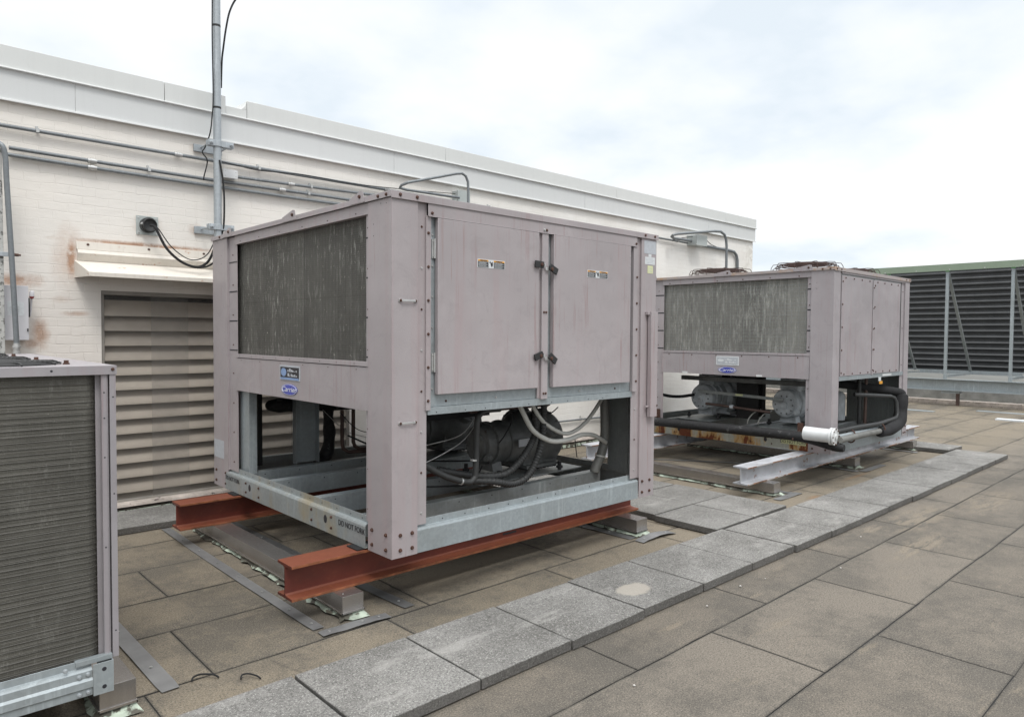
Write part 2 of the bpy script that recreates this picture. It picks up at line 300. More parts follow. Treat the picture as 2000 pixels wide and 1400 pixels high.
def roofm():
    b = NB('granulated_roof_tile'); at = b.n('ShaderNodeAttribute', attribute_name='tint'); sp = b.n('ShaderNodeSeparateColor'); b.l(at.outputs['Color'], sp.inputs[0])
    tint, edge = sp.outputs[0], sp.outputs[1]; X = b.xyz()
    big = b.noise(.8, 6, .6); mid = b.noise(2.6, 8, .72, loc=(4, 2, 0)); fine = b.noise(13, 6, .75, loc=(1, 7, 0)); f1 = b.noise(105, 4, .95); f2 = b.noise(125, 3, .9, loc=(5, 5, 5))
    shel = b.n('ShaderNodeMapRange'); b.l(X[1], shel.inputs[0]); shel.inputs[1].default_value = 2.4; shel.inputs[2].default_value = 3.2
    tan = b.mix(shel.outputs[0], b.mix(tint, (.165, .142, .115), (.195, .170, .140)), b.mix(tint, (.200, .168, .123), (.238, .200, .148)))
    # black biofilm: wide soft areas with ragged borders, thicker towards the seams
    g = b.math('ADD', b.math('MULTIPLY', big, .55), b.math('MULTIPLY', mid, .55)); g = b.math('ADD', g, b.math('MULTIPLY', b.math('SUBTRACT', fine, .5), .35))
    g = b.math('ADD', g, b.math('MULTIPLY', tint, -.06)); lft = b.n('ShaderNodeMapRange'); b.l(X[0], lft.inputs[0]); lft.inputs[1].default_value = 3.2; lft.inputs[2].default_value = 2.2
    g = b.math('ADD', g, b.math('MULTIPLY', b.math('MULTIPLY', shel.outputs[0], b.math('SUBTRACT', 1, lft.outputs[0])), -.03)); g = b.math('ADD', g, b.math('MULTIPLY', sp.outputs[2], .06))
    col = b.mix(b.math('MULTIPLY', b.ramp(g, [(.49, 0), (.635, 1)]), .66), tan, (.078, .072, .063))
    # paler sandy places where water has washed the granules
    clean = b.noise(1.9, 7, .7, loc=(8, 1, 0), st=(.6, 1.7, 1)); wash = b.math('MULTIPLY', b.ramp(clean, [(.60, 0), (.64, 1)]), .45)
    for c, r in (((8.6, 1.95, 0), (.9, .25, 1)), ((7.3, 2.2, 0), (.9, .25, 1)), ((6.3, 1.9, 0), (.7, .15, 1)), ((6.55, 2.36, 0), (.25, .07, 1)), ((3.4, 2.33, 0), (.22, .03, 1))):
        wash = b.math('MAXIMUM', wash, b.math('MULTIPLY', b.math('MULTIPLY', b.spot(c, r, .5), b.ramp(b.noise(6, 6, .7, st=(.5, 2.2, 1)), [(.47, 0), (.52, 1)])), .65))
    col = b.mix(wash, col, (.255, .212, .158))
    col = b.mix(b.math('MULTIPLY', edge, .75), col, (.045, .042, .037))
    st = None  # dark stains; those under the first unit also paint its shade deeper
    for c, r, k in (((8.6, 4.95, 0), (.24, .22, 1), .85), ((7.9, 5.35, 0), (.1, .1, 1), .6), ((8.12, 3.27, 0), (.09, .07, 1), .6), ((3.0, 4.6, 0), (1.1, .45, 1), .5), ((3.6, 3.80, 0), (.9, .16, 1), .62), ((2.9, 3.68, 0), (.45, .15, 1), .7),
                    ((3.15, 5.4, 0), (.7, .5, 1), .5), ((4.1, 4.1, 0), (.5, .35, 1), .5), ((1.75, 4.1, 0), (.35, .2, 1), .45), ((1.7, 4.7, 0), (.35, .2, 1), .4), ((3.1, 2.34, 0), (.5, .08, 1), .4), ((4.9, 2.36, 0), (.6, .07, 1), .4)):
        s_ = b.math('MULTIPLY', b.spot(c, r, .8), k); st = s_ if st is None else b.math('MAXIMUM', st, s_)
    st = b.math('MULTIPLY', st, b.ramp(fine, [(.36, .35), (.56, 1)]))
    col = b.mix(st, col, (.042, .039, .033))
    rs = None
    for c, r, k in (((7.6, 4.1, 0), (.55, .1, 1), .6), ((8.9, 3.4, 0), (.5, .05, 1), .5), ((7.4, 3.25, 0), (.18, .06, 1), .5), ((4.95, 3.75, 0), (.1, .16, 1), .5)):
        s_ = b.math('MULTIPLY', b.spot(c, r, .9), k); rs = s_ if rs is None else b.math('MAXIMUM', rs, s_)
    col = b.mix(rs, col, (.30, .145, .05))
    vor = b.n('ShaderNodeTexVoronoi', feature='DISTANCE_TO_EDGE'); vor.inputs['Scale'].default_value = .55; b.l(b.mapv((1, 1, 1), (3, 1, 0)), vor.inputs[0])
    crk = b.math('MULTIPLY', b.ramp(vor.outputs[0], [(0, 1), (.0035, 0)]), b.ramp(mid, [(.52, 0), (.60, 1)])); col = b.mix(b.math('MULTIPLY', crk, .6), col, (.04, .037, .033))
    col = b.mix(b.ramp(f1, [(.40, .80), (.55, .0)]), col, (.042, .039, .034))
    col = b.mix(b.ramp(f2, [(.54, 0), (.68, .5)]), col, (.40, .36, .30))
    return b.done(col, .85, 0, b.math('ADD', f1, b.math('MULTIPLY', f2, .5)), .5, .003, .3)
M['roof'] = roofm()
M['roofbase'] = m_solid('black_bitumen', (.022, .021, .02), .85, 0, .5, 60, .5)
def paverm(name='exposed_aggregate_paver', stain=False):
    b = NB(name); oi = b.n('ShaderNodeObjectInfo')
    f1 = b.noise(92, 4, .95); f2 = b.noise(110, 3, .9, loc=(3, 3, 3)); big = b.noise(1.7, 6, .65); mid = b.noise(7, 5, .7)
    col = b.mix(b.ramp(b.math('ADD', b.math('MULTIPLY', big, .7), b.math('MULTIPLY', mid, .3)), [(.40, 0), (.60, 1)]), (.145, .140, .130), (.255, .248, .234))
    col = b.mix(b.math('MULTIPLY', oi.outputs['Random'], .28), col, (.11, .106, .10))
    col = b.mix(b.ramp(f1, [(.40, .75), (.53, 0)]), col, (.045, .043, .04)); col = b.mix(b.ramp(f2, [(.54, 0), (.66, .7)]), col, (.54, .525, .495))
    ln = b.noise(2.4, 5, .7, st=(.5, 1.6, 1), loc=(5, 9, 0)); col = b.mix(b.math('MULTIPLY', b.ramp(ln, [(.56, 0), (.66, 1)]), .5), col, (.34, .33, .31))
    if stain: col = b.mix(b.math('MULTIPLY', b.spot((3.64, 2.76, .06), (.155, .10, 1), .22), .8), col, (.36, .33, .285))
    # the cut side faces are coloured darker than the top
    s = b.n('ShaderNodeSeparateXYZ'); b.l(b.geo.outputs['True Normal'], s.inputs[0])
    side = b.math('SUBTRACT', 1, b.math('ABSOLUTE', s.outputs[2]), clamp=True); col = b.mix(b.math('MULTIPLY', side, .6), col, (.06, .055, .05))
    return b.done(col, .85, 0, f1, .6, .006, .3)
M['paver'] = paverm(); M['paver_stain'] = paverm('exposed_aggregate_paver_stained', True)
M['conc'] = m_solid('weathered_concrete', (.23, .23, .215), .85, 0, .25, 5, .3)
M['ground'] = m_solid('distant_ground', (.10, .10, .09), .9, 0, .3, .05)
M['corr'] = m_solid('dark_corrugated_cladding', (.075, .077, .079), .5, .1, .15, 3)
M['green'] = m_solid('green_trim_metal', (.215, .27, .20), .5, 0, .08, 2)
M['greenclip'] = m_solid('green_clip', (.12, .45, .12), .45)
M['postpeel'] = m_solid('peeling_white_post', (.42, .42, .40), .7, 0, .2, 20, .5, rust=(30, .54, (.13, .13, .12)))
M['guard'] = m_solid('rusty_fan_guard_wire', (.05, .026, .02), .7, .2, .4, 15)
M['guard_wire'] = m_solid('tarnished_guard_wire', (.10, .095, .085), .6, .3, .3, 20)
M['guard_dark'] = m_solid('dark_fan_guard_wire', (.03, .03, .03), .6, .2, .3, 15)
M['boxgrey'] = m_solid('grey_electrical_box', (.40, .43, .42), .45, .1, .06, 6)
M['panelbox'] = m_solid('light_grey_disconnect_box', (.58, .57, .59), .45, 0, .05, 5)
M['litter'] = m_solid('pale_litter', (.5, .48, .45), .8)

# ------------------------------------------------------------ mesh helpers
def root_loc(p):
    while p.parent: p = p.parent
    return p.location
class MB:
    def __init__(s): s.v = []; s.f = []; s.mi = []; s.m = 0
    def add(s, vs, fs):
        o = len(s.v); s.v += [tuple(v) for v in vs]
        for f in fs: s.f.append([i+o for i in f]); s.mi.append(s.m)
        return s
    def mat(s, i): s.m = i; return s
    def box(s, x0, x1, y0, y1, z0, z1):
        return s.add([(x0, y0, z0), (x1, y0, z0), (x1, y1, z0), (x0, y1, z0), (x0, y0, z1), (x1, y0, z1), (x1, y1, z1), (x0, y1, z1)],
              [(0, 3, 2, 1), (4, 5, 6, 7), (0, 1, 5, 4), (1, 2, 6, 5), (2, 3, 7, 6), (3, 0, 4, 7)])
    def hexa(s, p): return s.add(p, [(0, 3, 2, 1), (4, 5, 6, 7), (0, 1, 5, 4), (1, 2, 6, 5), (2, 3, 7, 6), (3, 0, 4, 7)])
    def prism(s, poly, d):     # closed polygon (3D points) extruded along d
        n = len(poly); d = Vector(d); P = [Vector(p) for p in poly]
        return s.add(P+[p+d for p in P], [tuple(range(n))[::-1], tuple(range(n, 2*n))]+[(i, (i+1) % n, (i+1) % n+n, i+n) for i in range(n)])
    def ring(s, c, t, r, seg, ref=None):
        t = t.normalized(); a = ref if ref is not None else (Vector((0, 0, 1)) if abs(t.z) < .9 else Vector((1, 0, 0)))
        u = t.cross(a).normalized(); w = u.cross(t)
        return [c+(u*math.cos(2*math.pi*i/seg)+w*math.sin(2*math.pi*i/seg))*r for i in range(seg)], w
    def tube(s, pts, r, seg=8, smooth=0, rf=None, caps=True):
        P = [Vector(p) for p in pts]
        if smooth:
            Q = []
            for i in range(len(P)-1):
                a, b, c, d = P[max(i-1, 0)], P[i], P[i+1], P[min(i+2, len(P)-1)]
                for k in range(smooth):
                    t = k/smooth; Q.append(.5*((2*b)+(-a+c)*t+(2*a-5*b+4*c-d)*t*t+(-a+3*b-3*c+d)*t**3))
            Q.append(P[-1]); P = Q
        vs, fs = [], []; ref = None; n = len(P)
        for i, p in enumerate(P):
            t = (P[min(i+1, n-1)]-P[max(i-1, 0)])
            rr = r if rf is None else r*rf(i/(n-1))
            rg, ref = s.ring(p, t, rr, seg, ref); vs += rg
        for i in range(n-1):
            for k in range(seg): fs.append((i*seg+k, i*seg+(k+1) % seg, (i+1)*seg+(k+1) % seg, (i+1)*seg+k))
        if caps: fs += [tuple(range(seg))[::-1], tuple(range((n-1)*seg, n*seg))]
        return s.add(vs, fs)
    def cyl(s, a, b, r, seg=16, r2=None):
        return s.tube([a, b], r, seg, rf=None if r2 is None else (lambda t: 1+(r2/r-1)*t))
    def lathe(s, o, ax, prof, seg=24):       # prof: (distance along axis, radius)
        o = Vector(o); ax = Vector(ax).normalized(); vs, fs = [], []
        for t, r in prof: vs += s.ring(o+ax*t, ax, max(r, .0005), seg)[0]
        n = len(prof)
        for i in range(n-1):
            for k in range(seg): fs.append((i*seg+k, i*seg+(k+1) % seg, (i+1)*seg+(k+1) % seg, (i+1)*seg+k))
        fs += [tuple(range(seg))[::-1], tuple(range((n-1)*seg, n*seg))]
        return s.add(vs, fs)
    def bolt(s, p, d, r=.0095, h=.008, mi=1):
        r *= .84; o = s.m; s.m = mi; p = Vector(p); d = Vector(d); s.cyl(p, p+d*h*.35, r*1.35, 8); s.cyl(p+d*h*.35, p+d*h, r, 6); s.m = o; return s
    def build(s, name, mats, parent=None, bevel=0, loc=None, sm=True, ang=35):
        if not isinstance(mats, (list, tuple)): mats = [mats]
        L = root_loc(parent) if parent else (Vector(loc) if loc is not None else Vector((0, 0, 0)))
        me = bpy.data.meshes.new(name)
        me.from_pydata([Vector(v)-L for v in s.v], [], s.f)
        bm = bmesh.new(); bm.from_mesh(me)
        for i, f in enumerate(bm.faces): f.material_index = min(s.mi[i], len(mats)-1); f.smooth = sm
        bmesh.ops.recalc_face_normals(bm, faces=bm.faces); bm.to_mesh(me); bm.free()
        if sm: me.set_sharp_from_angle(angle=R(ang))
        for m in mats: me.materials.append(M[m])
        o = bpy.data.objects.new(name, me); COL.objects.link(o)
        if parent: o.parent = parent
        else: o.location = L
        if bevel:
            b = o.modifiers.new('bevel', 'BEVEL'); b.width = bevel; b.segments = 2; b.limit_method = 'ANGLE'; b.angle_limit = R(50)
        return o
def tag(o, label=None, cat=None, group=None, kind=None):
    for k, v in (('label', label), ('category', cat), ('group', group), ('kind', kind)):
        if v: o[k] = v
    return o
def thing(name, loc, label, cat, group=None):
    o = bpy.data.objects.new(name, None); o.location = loc; o.empty_display_size = .1; COL.objects.link(o); return tag(o, label, cat, group)
def text(body, name, loc, size, face, mat, parent, shear=0, sx=1, bold=0):
    cu = bpy.data.curves.new(name, 'FONT'); cu.body = body; cu.size = size; cu.align_x = 'CENTER'; cu.align_y = 'CENTER'; cu.shear = shear; cu.extrude = .0006; cu.offset = bold; cu.resolution_u = 4
    t = bpy.data.objects.new(name, cu); COL.objects.link(t); bpy.context.view_layer.update()
    me = bpy.data.meshes.new_from_object(t.evaluated_get(bpy.context.evaluated_depsgraph_get()))
    bpy.data.objects.remove(t)
    ax = {'-x': (Vector((0, -1, 0)), Vector((-1, 0, 0))), '-y': (Vector((1, 0, 0)), Vector((0, -1, 0)))}[face]
    L = root_loc(parent)
    for v in me.vertices: v.co = Vector(loc)-L+ax[0]*v.co.x*sx+Vector((0, 0, 1))*v.co.y+ax[1]*(v.co.z+.0012)
    me.materials.clear(); me.materials.append(M[mat]); me.name = name
    o = bpy.data.objects.new(name, me); COL.objects.link(o); o.parent = parent; return o

# ------------------------------------------------------------ ground and roof
g = MB().add([(-900, -900, -12), (900, -900, -12), (900, 900, -12), (-900, 900, -12)], [(0, 1, 2, 3)]).build('ground', 'ground'); tag(g, kind='structure')
rb = MB().box(-8, 21.6, -7, 18, -12, -.006).build('roof_deck', 'roofbase'); tag(rb, kind='structure')
seams = [-5.1, -4.45, -3.8, -3.15, -2.5, -1.85, -1.15, -.48, .17, .833, 1.487, 2.14, 2.83, 3.545, 4.22, 4.79, 5.44, 6.08, 6.75, 7.4, 8.1, 8.8, 9.5, 10.2, 10.9, 11.6, 12.3, 13, 13.7, 14.4, 15.1]
first = {9: 4.24, 10: 3.56, 11: 2.875, 12: 2.28, 13: 2.6, 14: 2.05, 15: 1.42, 16: 2.5, 8: 3.2}
rv, rf_, rt = [], [], []
r_i = [0]
def rtile(x0, x1, y0, y1, tint):
    nx = max(4, int((x1-x0)/.16)); ny = 6; o = len(rv); g_ = .0030
    for j in range(ny+1):
        for i in range(nx+1):
            fx, fy = i/nx, j/ny
            # one narrow ring of vertices near the border carries the dirt
            if i == 1: fx = .014/(x1-x0)
            if i == nx-1: fx = 1-.014/(x1-x0)
            if j == 1: fy = .014/(y1-y0)
            if j == ny-1: fy = 1-.014/(y1-y0)
            X = x0+g_+(x1-x0-2*g_)*fx; Y = y0+g_+(y1-y0-2*g_)*fy
            w = noise.noise((X*2.1, Y*.3, 3.3)); w2 = noise.noise((X*.4, Y*2.7, 8.8))
            Y += w*.012*(1 if abs(Y) < 99 else 0); X += w2*.008
            ed = (i in (0, nx)) or (j in (0, ny))
            Z = noise.noise((X*1.3, Y*1.3, 0))*.003-(.002 if ed else 0)
            Y += (noise.noise((X*9, r_i[0], 1))*.006 if j in (0, ny) else 0)
            rv.append((X, Y, Z)); rt.append((tint, 1.0 if ed else 0.0, 1.0 if (i <= 1 or i >= nx-1 or j <= 1 or j >= ny-1) else 0.0, 1))
    for j in range(ny):
        for i in range(nx):
            a = o+j*(nx+1)+i; rf_.append((a, a+1, a+nx+2, a+nx+1))
for r in range(len(seams)-1):
    y0, y1 = seams[r], seams[r+1]; r_i[0] = r*3.7
    xa = first.get(r, 2.2+(r*.77) % 1.33)
    xs = [xa+1.337*k for k in range(-8, 16)]
    if y0 > 7.1: xs = [x_ for x_ in xs if x_ > 12.6]
    xs = [x_ for x_ in xs if -7 < x_ < 20.6]
    keep = [xs[0]]
    for i, x_ in enumerate(xs[1:]):
        if i % 3 == (2 if r != 9 else 9) and not (11 <= r <= 16) and r != 10: continue
        keep.append(x_)
    if y0 > 7.1: keep[0] = 12.0
    for a, b in zip(keep[:-1], keep[1:]): rtile(a, b, y0, y1, random.random())
    rtile(keep[-1], 20.9, y0, y1, random.random())
me = bpy.data.meshes.new('roof_membrane'); me.from_pydata(rv, [], rf_)
for p in me.polygons: p.use_smooth = True
ca = me.color_attributes.new('tint', 'FLOAT_COLOR', 'POINT')
for i, c in enumerate(rt): ca.data[i].color = c
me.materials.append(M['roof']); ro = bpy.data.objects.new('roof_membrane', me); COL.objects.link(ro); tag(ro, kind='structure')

# ------------------------------------------------------------ pavers
def paver_mesh(nm, mat):
    m = MB(); W, T = .634, .052; n = 8; h = W/2
    pts = []
    for s_ in range(4):
        for i in range(n):
            t = -h+W*i/n; p = [(t, -h), (h, t), (-t, h), (-h, -t)][s_]
            pts.append(p)
    rnd = random.Random(3)
    lo = [(x_*(1-.006*rnd.random()), y_*(1-.006*rnd.random()), 0) for x_, y_ in pts]
    hi = [(x_*(1-.008*rnd.random()), y_*(1-.008*rnd.random()), T-.003) for x_, y_ in pts]
    tp = [(x_*.988, y_*.988, T) for x_, y_ in pts]
    N = len(pts); vs = lo+hi+tp
    fs = [(i, (i+1) % N, (i+1) % N+N, i+N) for i in range(N)]+[(i+N, (i+1) % N+N, (i+1) % N+2*N, i+2*N) for i in range(N)]+[tuple(range(2*N, 3*N))]
    m.add(vs, fs); o = m.build(nm, mat, sm=False); return o
pav0 = paver_mesh('paver', 'paver'); used = [False]
def paver(x_, y_, label, group, stain=False, jit=1):
    if stain: o = paver_mesh('paver', 'paver_stain')
    elif not used[0]: o = pav0; used[0] = True
    else: o = pav0.copy(); COL.objects.link(o)
    o.location = (x_+random.uniform(-.003, .003)*jit, y_+random.uniform(-.006, .006)*jit, .007+random.uniform(-.001, .003))
    o.rotation_euler = (0, 0, random.uniform(-.006, .006)+random.choice((0, 1, 2, 3))*math.pi/2)
    return tag(o, label, 'paver', group)
for k in range(-1, 16):
    xc = 1.816+.6445*k; yc = 2.825-(.030 if k > 5 else 0)-(.012 if k > 9 else 0)
    if k == 3: paver(xc, yc, 'grey walkway paver with a pale round stain', 'pavers of the long walkway', True)
    else:
        a = abs(k-3); od = ('', 'first', 'second', 'third', 'fourth', 'fifth', 'sixth', 'seventh', 'eighth', 'ninth', 'tenth', 'eleventh')
        if k == 15: lb = 'grey paver at the far right end of the long walkway'

        elif k < 3: lb = 'grey walkway paver, %s to the left of the paver with a pale round stain' % od[a]
        else: lb = 'grey walkway paver, %s to the right of the paver with a pale round stain' % od[a]
        paver(xc, yc, lb, 'pavers of the long walkway')
for i, xc in enumerate((5.615, 6.262)):
    for j in range(5):
        paver(xc+(.02 if j % 2 else 0), 3.475+.645*j, '%s paver from the walkway, %s column of the path between the units' % (('first', 'second', 'third', 'fourth', 'fifth')[j], ('left', 'right')[i]), 'pavers between the two units')
for k in range(-4, 8):
    if k == 7: continue
    paver(1.2+.645*k, 6.79, 'grey paver along the brick wall foot, %s from the left' % ('', 'first', 'second', 'third', 'fourth', 'fifth', 'sixth', 'seventh', 'eighth', 'ninth', 'tenth', 'eleventh')[k+5], 'pavers along the brick wall')
for j in range(5): paver(11.93, 3.46+.645*j, 'grey paver beyond the far white beam ends, %s from the walkway' % ('first', 'second', 'third', 'fourth', 'fifth')[j], 'pavers of the far cross row')

# ------------------------------------------------------------ building
bl = thing('building', (6, 7.2, 0), 'long white painted brick wall of a low rooftop building with pale metal fascia', 'building')
w = MB()
XL, XR, YW = -6.0, 13.30, 7.2
LX0, LX1, LZ0, LZ1 = 1.600, 4.126, .12, 2.075
for a in ((XL, LX0, 0, 3.62), (LX1, XR, 0, 3.62), (LX0, LX1, LZ1, 3.62), (LX0, LX1, 0, LZ0)):
    w.box(a[0], a[1], YW, YW+.35, a[2], a[3])
w.box(XL, XR, YW+.35, YW+.36, 0, 3.62); w.box(XR-.3, XR, YW+.36, 18, 0, 3.62); w.box(XL, XL+.3, YW+.36, 18, 0, 3.62); w.box(XL, XR, YW+.36, 18, 3.55, 3.62)
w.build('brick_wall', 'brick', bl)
joints = [-1.9, 1.413, 4.70, 8.13, 11.6]
m = MB(); xs = [XL-.03]+joints+[XR+.03]
for a, b in zip(xs[:-1], xs[1:]): m.box(a+.002, b-.002, YW-.035, YW+.33, 3.62, 3.866)
m.box(XL-.03, XR+.032, YW-.03, YW+.32, 3.63, 3.86); m.mat(1)
m.box(XL-.03, XR+.036, YW-.050, YW-.034, 3.604, 3.622)
m.box(XR+.03, XR+.045, YW-.03, 18, 3.62, 3.866)
m.build('fascia', ['band', 'trim'], bl, .002)
jt = [-3.6, 2.14, 2.925, 5.46, 8.875, 12.18]
m = MB(); xs = [XL-.05]+jt+[XR+.045]
for a, b in zip(xs[:-1], xs[1:]):
    if a == 2.14:
        m.box(a+.003, 2.711, YW-.05, YW+.30, 3.874, 4.055); m.box(2.711, b-.003, YW-.05, YW+.30, 3.874, 3.962)
        m.prism([(2.925-.003, YW-.05, 3.962), (2.925-.003, YW-.05, 4.055), (2.905, YW-.05, 4.0), (2.87, YW-.05, 3.962)], (0, .35, 0))
    else: m.box(a+.0015, b-.0015, YW-.05, YW+.30, 3.874, 4.055)
m.box(XR+.03, XR+.05, YW+.30, 18, 3.874, 4.055)
m.mat(1); m.box(XL-.05, XR+.055, YW-.064, YW-.02, 3.864, 3.876)
m.build('coping', ['coping', 'trim'], bl, .003)
# louver
lv = MB(); fy = YW+.02
lv.box(LX0, LX0+.028, fy, fy+.12, LZ0, LZ1); lv.box(LX1-.03, LX1, fy, fy+.12, LZ0, LZ1); lv.box(LX0, LX1, fy-.004, fy+.12, LZ1-.035, LZ1); lv.box(LX0, LX1, fy, fy+.12, LZ0, LZ0+.02)
lo = lv.build('louver', 'louvframe', bl, .002)
m = MB(); P = .1372
for k in range(14):
    zt = 1.985-P*k; z0 = zt-P
    # a Z-shaped blade: short lip outside, long slope running in and up
    m.prism([(LX0+.028, fy+.012, z0), (LX0+.028, fy+.016, z0+.030), (LX0+.028, fy+.112, z0+.150), (LX0+.028, fy+.116, z0+.146), (LX0+.028, fy+.022, z0+.026), (LX0+.028, fy+.018, z0)], (LX1-LX0-.058, 0, 0))
m.build('slats', 'slat', lo)
MB().box(LX0+.03, LX1-.03, fy+.125, fy+.13, LZ0, LZ1).build('backing', 'dark', lo)
s1 = MB().add([(LX0+.028, fy+.006, LZ0+.02), (LX1-.03, fy+.006, LZ0+.02), (LX1-.03, fy+.006, LZ1-.036), (LX0+.028, fy+.006, LZ1-.036)], [(0, 1, 2, 3)]).build('insect_screen', 'mesh', lo)
x0, x1 = 2.02, 2.36
s2 = MB().add([(x0, fy+.002, LZ0+.02), (x1, fy+.002, LZ0+.02), (x1, fy+.002, LZ1-.036), (x0, fy+.002, LZ1-.036)], [(0, 1, 2, 3)])
s2.build('screen_overlap', 'mesh2', lo)
MB().add([(3.42, fy+.002, LZ0+.02), (3.74, fy+.002, LZ0+.02), (3.74, fy+.002, LZ1-.036), (3.42, fy+.002, LZ1-.036)], [(0, 1, 2, 3)]).build('screen_overlap', 'mesh2', lo)
m = MB().prism([(LX0-.1, YW, .125), (LX0-.1, YW-.05, .112), (LX0-.1, YW-.06, .085), (LX0-.1, YW, .085)], (8.5, 0, 0)); m.build('sill', 'ledge', bl, .003)
m = MB(); m.box(XL, XR, YW-.045, YW, .0, .075); m.build('base_flashing', 'wood', bl)
m = MB()
for k in range(36): 
    a = -2+.42*k; m.add([(a, YW-.062, .012), (a+.4, YW-.062, .012+.006*random.random()), (a+.4, YW-.05, .05+.02*random.random()), (a, YW-.05, .055)], [(0, 1, 2, 3)])
m.build('flashing_edge', 'flash', bl)
# hood
HX0, HX1 = 1.395, 4.30
m = MB()
m.prism([(HX0+.015, YW, 2.50), (HX0+.015, YW-.012, 2.50), (HX0+.015, YW-.02, 2.43), (HX0+.015, YW, 2.43)], (HX1-HX0-.015, 0, 0))
m.prism([(HX0+.02, YW, 2.432), (HX0+.02, YW-.035, 2.425), (HX0+.02, YW-.05, 2.395), (HX0+.02, YW-.012, 2.33), (HX0+.02, YW, 2.33)], (HX1-HX0-.02, 0, 0))
# sloping top sheet with mitred ends
m.add([(HX0, YW, 2.332), (HX1, YW, 2.332), (HX1, YW-.30, 2.215), (HX0+.05, YW-.30, 2.215), (HX0, YW, 2.320), (HX1, YW, 2.320), (HX1, YW-.30, 2.203), (HX0+.05, YW-.30, 2.203), (HX1, YW-.30, 2.178), (HX0+.05, YW-.30, 2.178), (HX0, YW, 2.178), (HX1, YW-.292, 2.178), (HX0+.058, YW-.292, 2.178), (HX1, YW-.292, 2.203)],
      [(0, 3, 2, 1), (4, 5, 6, 7), (3, 9, 8, 2), (0, 10, 9, 3), (9, 12, 11, 8), (12, 7, 13, 11)])
for i in range(5): m.bolt((1.5+.5*i, YW-.013, 2.475), (0, -1, 0), .011, .008)
m.build('louver_hood', ['hood', 'bolt'], bl, .003)

# ------------------------------------------------------------ conduits and electrical on the wall
def strap(m, x_, z_, y_=7.16, r=.017):
    m.box(x_-.012, x_+.012, y_-r-.006, y_-r-.002, z_-r*.9, z_+r*.9); m.box(x_-.010, x_+.010, YW-.010, YW-.001, z_+r, z_+r+.03); m.box(x_-.011, x_+.011, y_-r-.004, YW-.001, z_+r-.002, z_+r+.004)
def conduit(name, label, pts, r, straps=(), coup=(), mat='conduit', group='conduits fixed to the brick wall', smooth=0):
    t = thing(name, pts[0], label, 'conduit', group)
    m = MB().tube(pts, r, 12, smooth=smooth); m.build('pipe', mat, t)
    for x_, z_ in straps: m = MB(); strap(m, x_, z_, pts[0][1] if 0 else 7.16, r); m.build('strap', 'zinc', t)
    for x_, z_ in coup: MB().lathe((x_-.035, pts[1][1], z_), (1, 0, 0), [(0, r*1.3), (.02, r*1.3), (.021, r*1.55), (.05, r*1.55), (.051, r*1.3), (.07, r*1.3)], 14).build('coupling', 'zinc', t)
    return t
y_ = 7.16
conduit('wall_conduit', 'uppermost thin grey conduit running along the brick wall behind the mast', [(-2, y_, 3.40), (1.125, y_, 3.397), (2.82, y_, 3.398), (4.24, y_, 3.402), (7.0, y_, 3.395), (10.9, y_, 3.36)], .0165, [(1.13, 3.397), (3.05, 3.398), (6.2, 3.397), (10.6, 3.363)], [(2.26, 3.398), (4.6, 3.401)])
conduit('wall_conduit', 'middle grey conduit on the brick wall, directly above the lowest one', [(.93, y_, 3.222), (1.536, y_, 3.214), (2.57, y_, 3.207), (3.4, y_, 3.214), (5.0, y_, 3.222)], .0165, [(2.0, 3.211), (3.6, 3.215)], [(1.536, 3.214), (3.3, 3.213)])
conduit('wall_conduit', 'lowest grey conduit on the brick wall, ending behind the mast unit', [(.80, y_, 3.165), (1.535, y_, 3.155), (2.57, y_, 3.148), (3.4, y_, 3.148), (5.0, y_, 3.158)], .0165, [], [(1.535, 3.155)])
conduit('wall_conduit', 'grey conduit leaving the small white junction box beside the mast', [(2.80, y_, 3.275), (3.3, y_, 3.285), (4.2, y_, 3.31), (5.0, y_, 3.33)], .0155, [(3.63, 3.293)], [(3.4, 3.287)])
conduit('wall_conduit', 'grey conduit on the far wall bending down behind the second large unit', [(11.25, y_, 3.36), (12.3, y_, 3.352), (12.50, y_, 3.34), (12.60, y_, 3.28), (12.64, y_, 3.18), (12.65, y_, 2.0)], .028, [(12.2, 3.352)], [])
conduit('wall_conduit', 'low grey conduit near the wall foot seen through the open base of the first unit', [(5.2, y_, .43), (9.6, y_, .40)], .014, [(8.1, .415)], [])
conduit('wall_conduit', 'grey gooseneck conduit rising above the roof of the first unit', [(5.60, 7.05, 3.43), (4.80, 7.05, 3.415), (4.70, 7.04, 3.42), (4.68, 6.98, 3.44), (4.72, 6.9, 3.465), (5.40, 6.87, 3.67), (5.50, 6.87, 3.69), (5.56, 6.87, 3.665), (5.595, 6.87, 3.60), (5.60, 6.87, 3.50), (5.60, 6.87, 2.6)], .0165, [], [], 'conduit', 'gooseneck conduits')
conduit('wall_conduit', 'grey gooseneck conduit rising behind the rusty fans of the second unit', [(10.95, 7.1, 3.395), (10.35, 7.08, 3.385), (10.25, 7.05, 3.40), (10.22, 7.0, 3.42), (10.28, 6.95, 3.44), (11.4, 6.92, 3.60), (11.6, 6.92, 3.615), (11.74, 6.92, 3.57), (11.80, 6.92, 3.48), (11.82, 6.92, 3.36), (11.82, 6.92, 2.3)], .024, [], [], 'conduit', 'gooseneck conduits')
def jbox(label, x0, x1, z0, z1, d, mat='boxgrey'):
    t = thing('junction_box', ((x0+x1)/2, YW, z0), label, 'junction box')
    MB().box(x0, x1, YW-d, YW-.002, z0, z1).build('case', mat, t, .004)
    m = MB().box(x0-.004, x1+.004, YW-d-.01, YW-d, z0-.004, z1+.004)
    for sx in (x0+.015, x1-.015):
        for sz in (z0+.015, z1-.015): m.bolt((sx, YW-d-.01, sz), (0, -1, 0), .004, .004)
    m.build('lid', [mat, 'zinc'], t, .002); return t
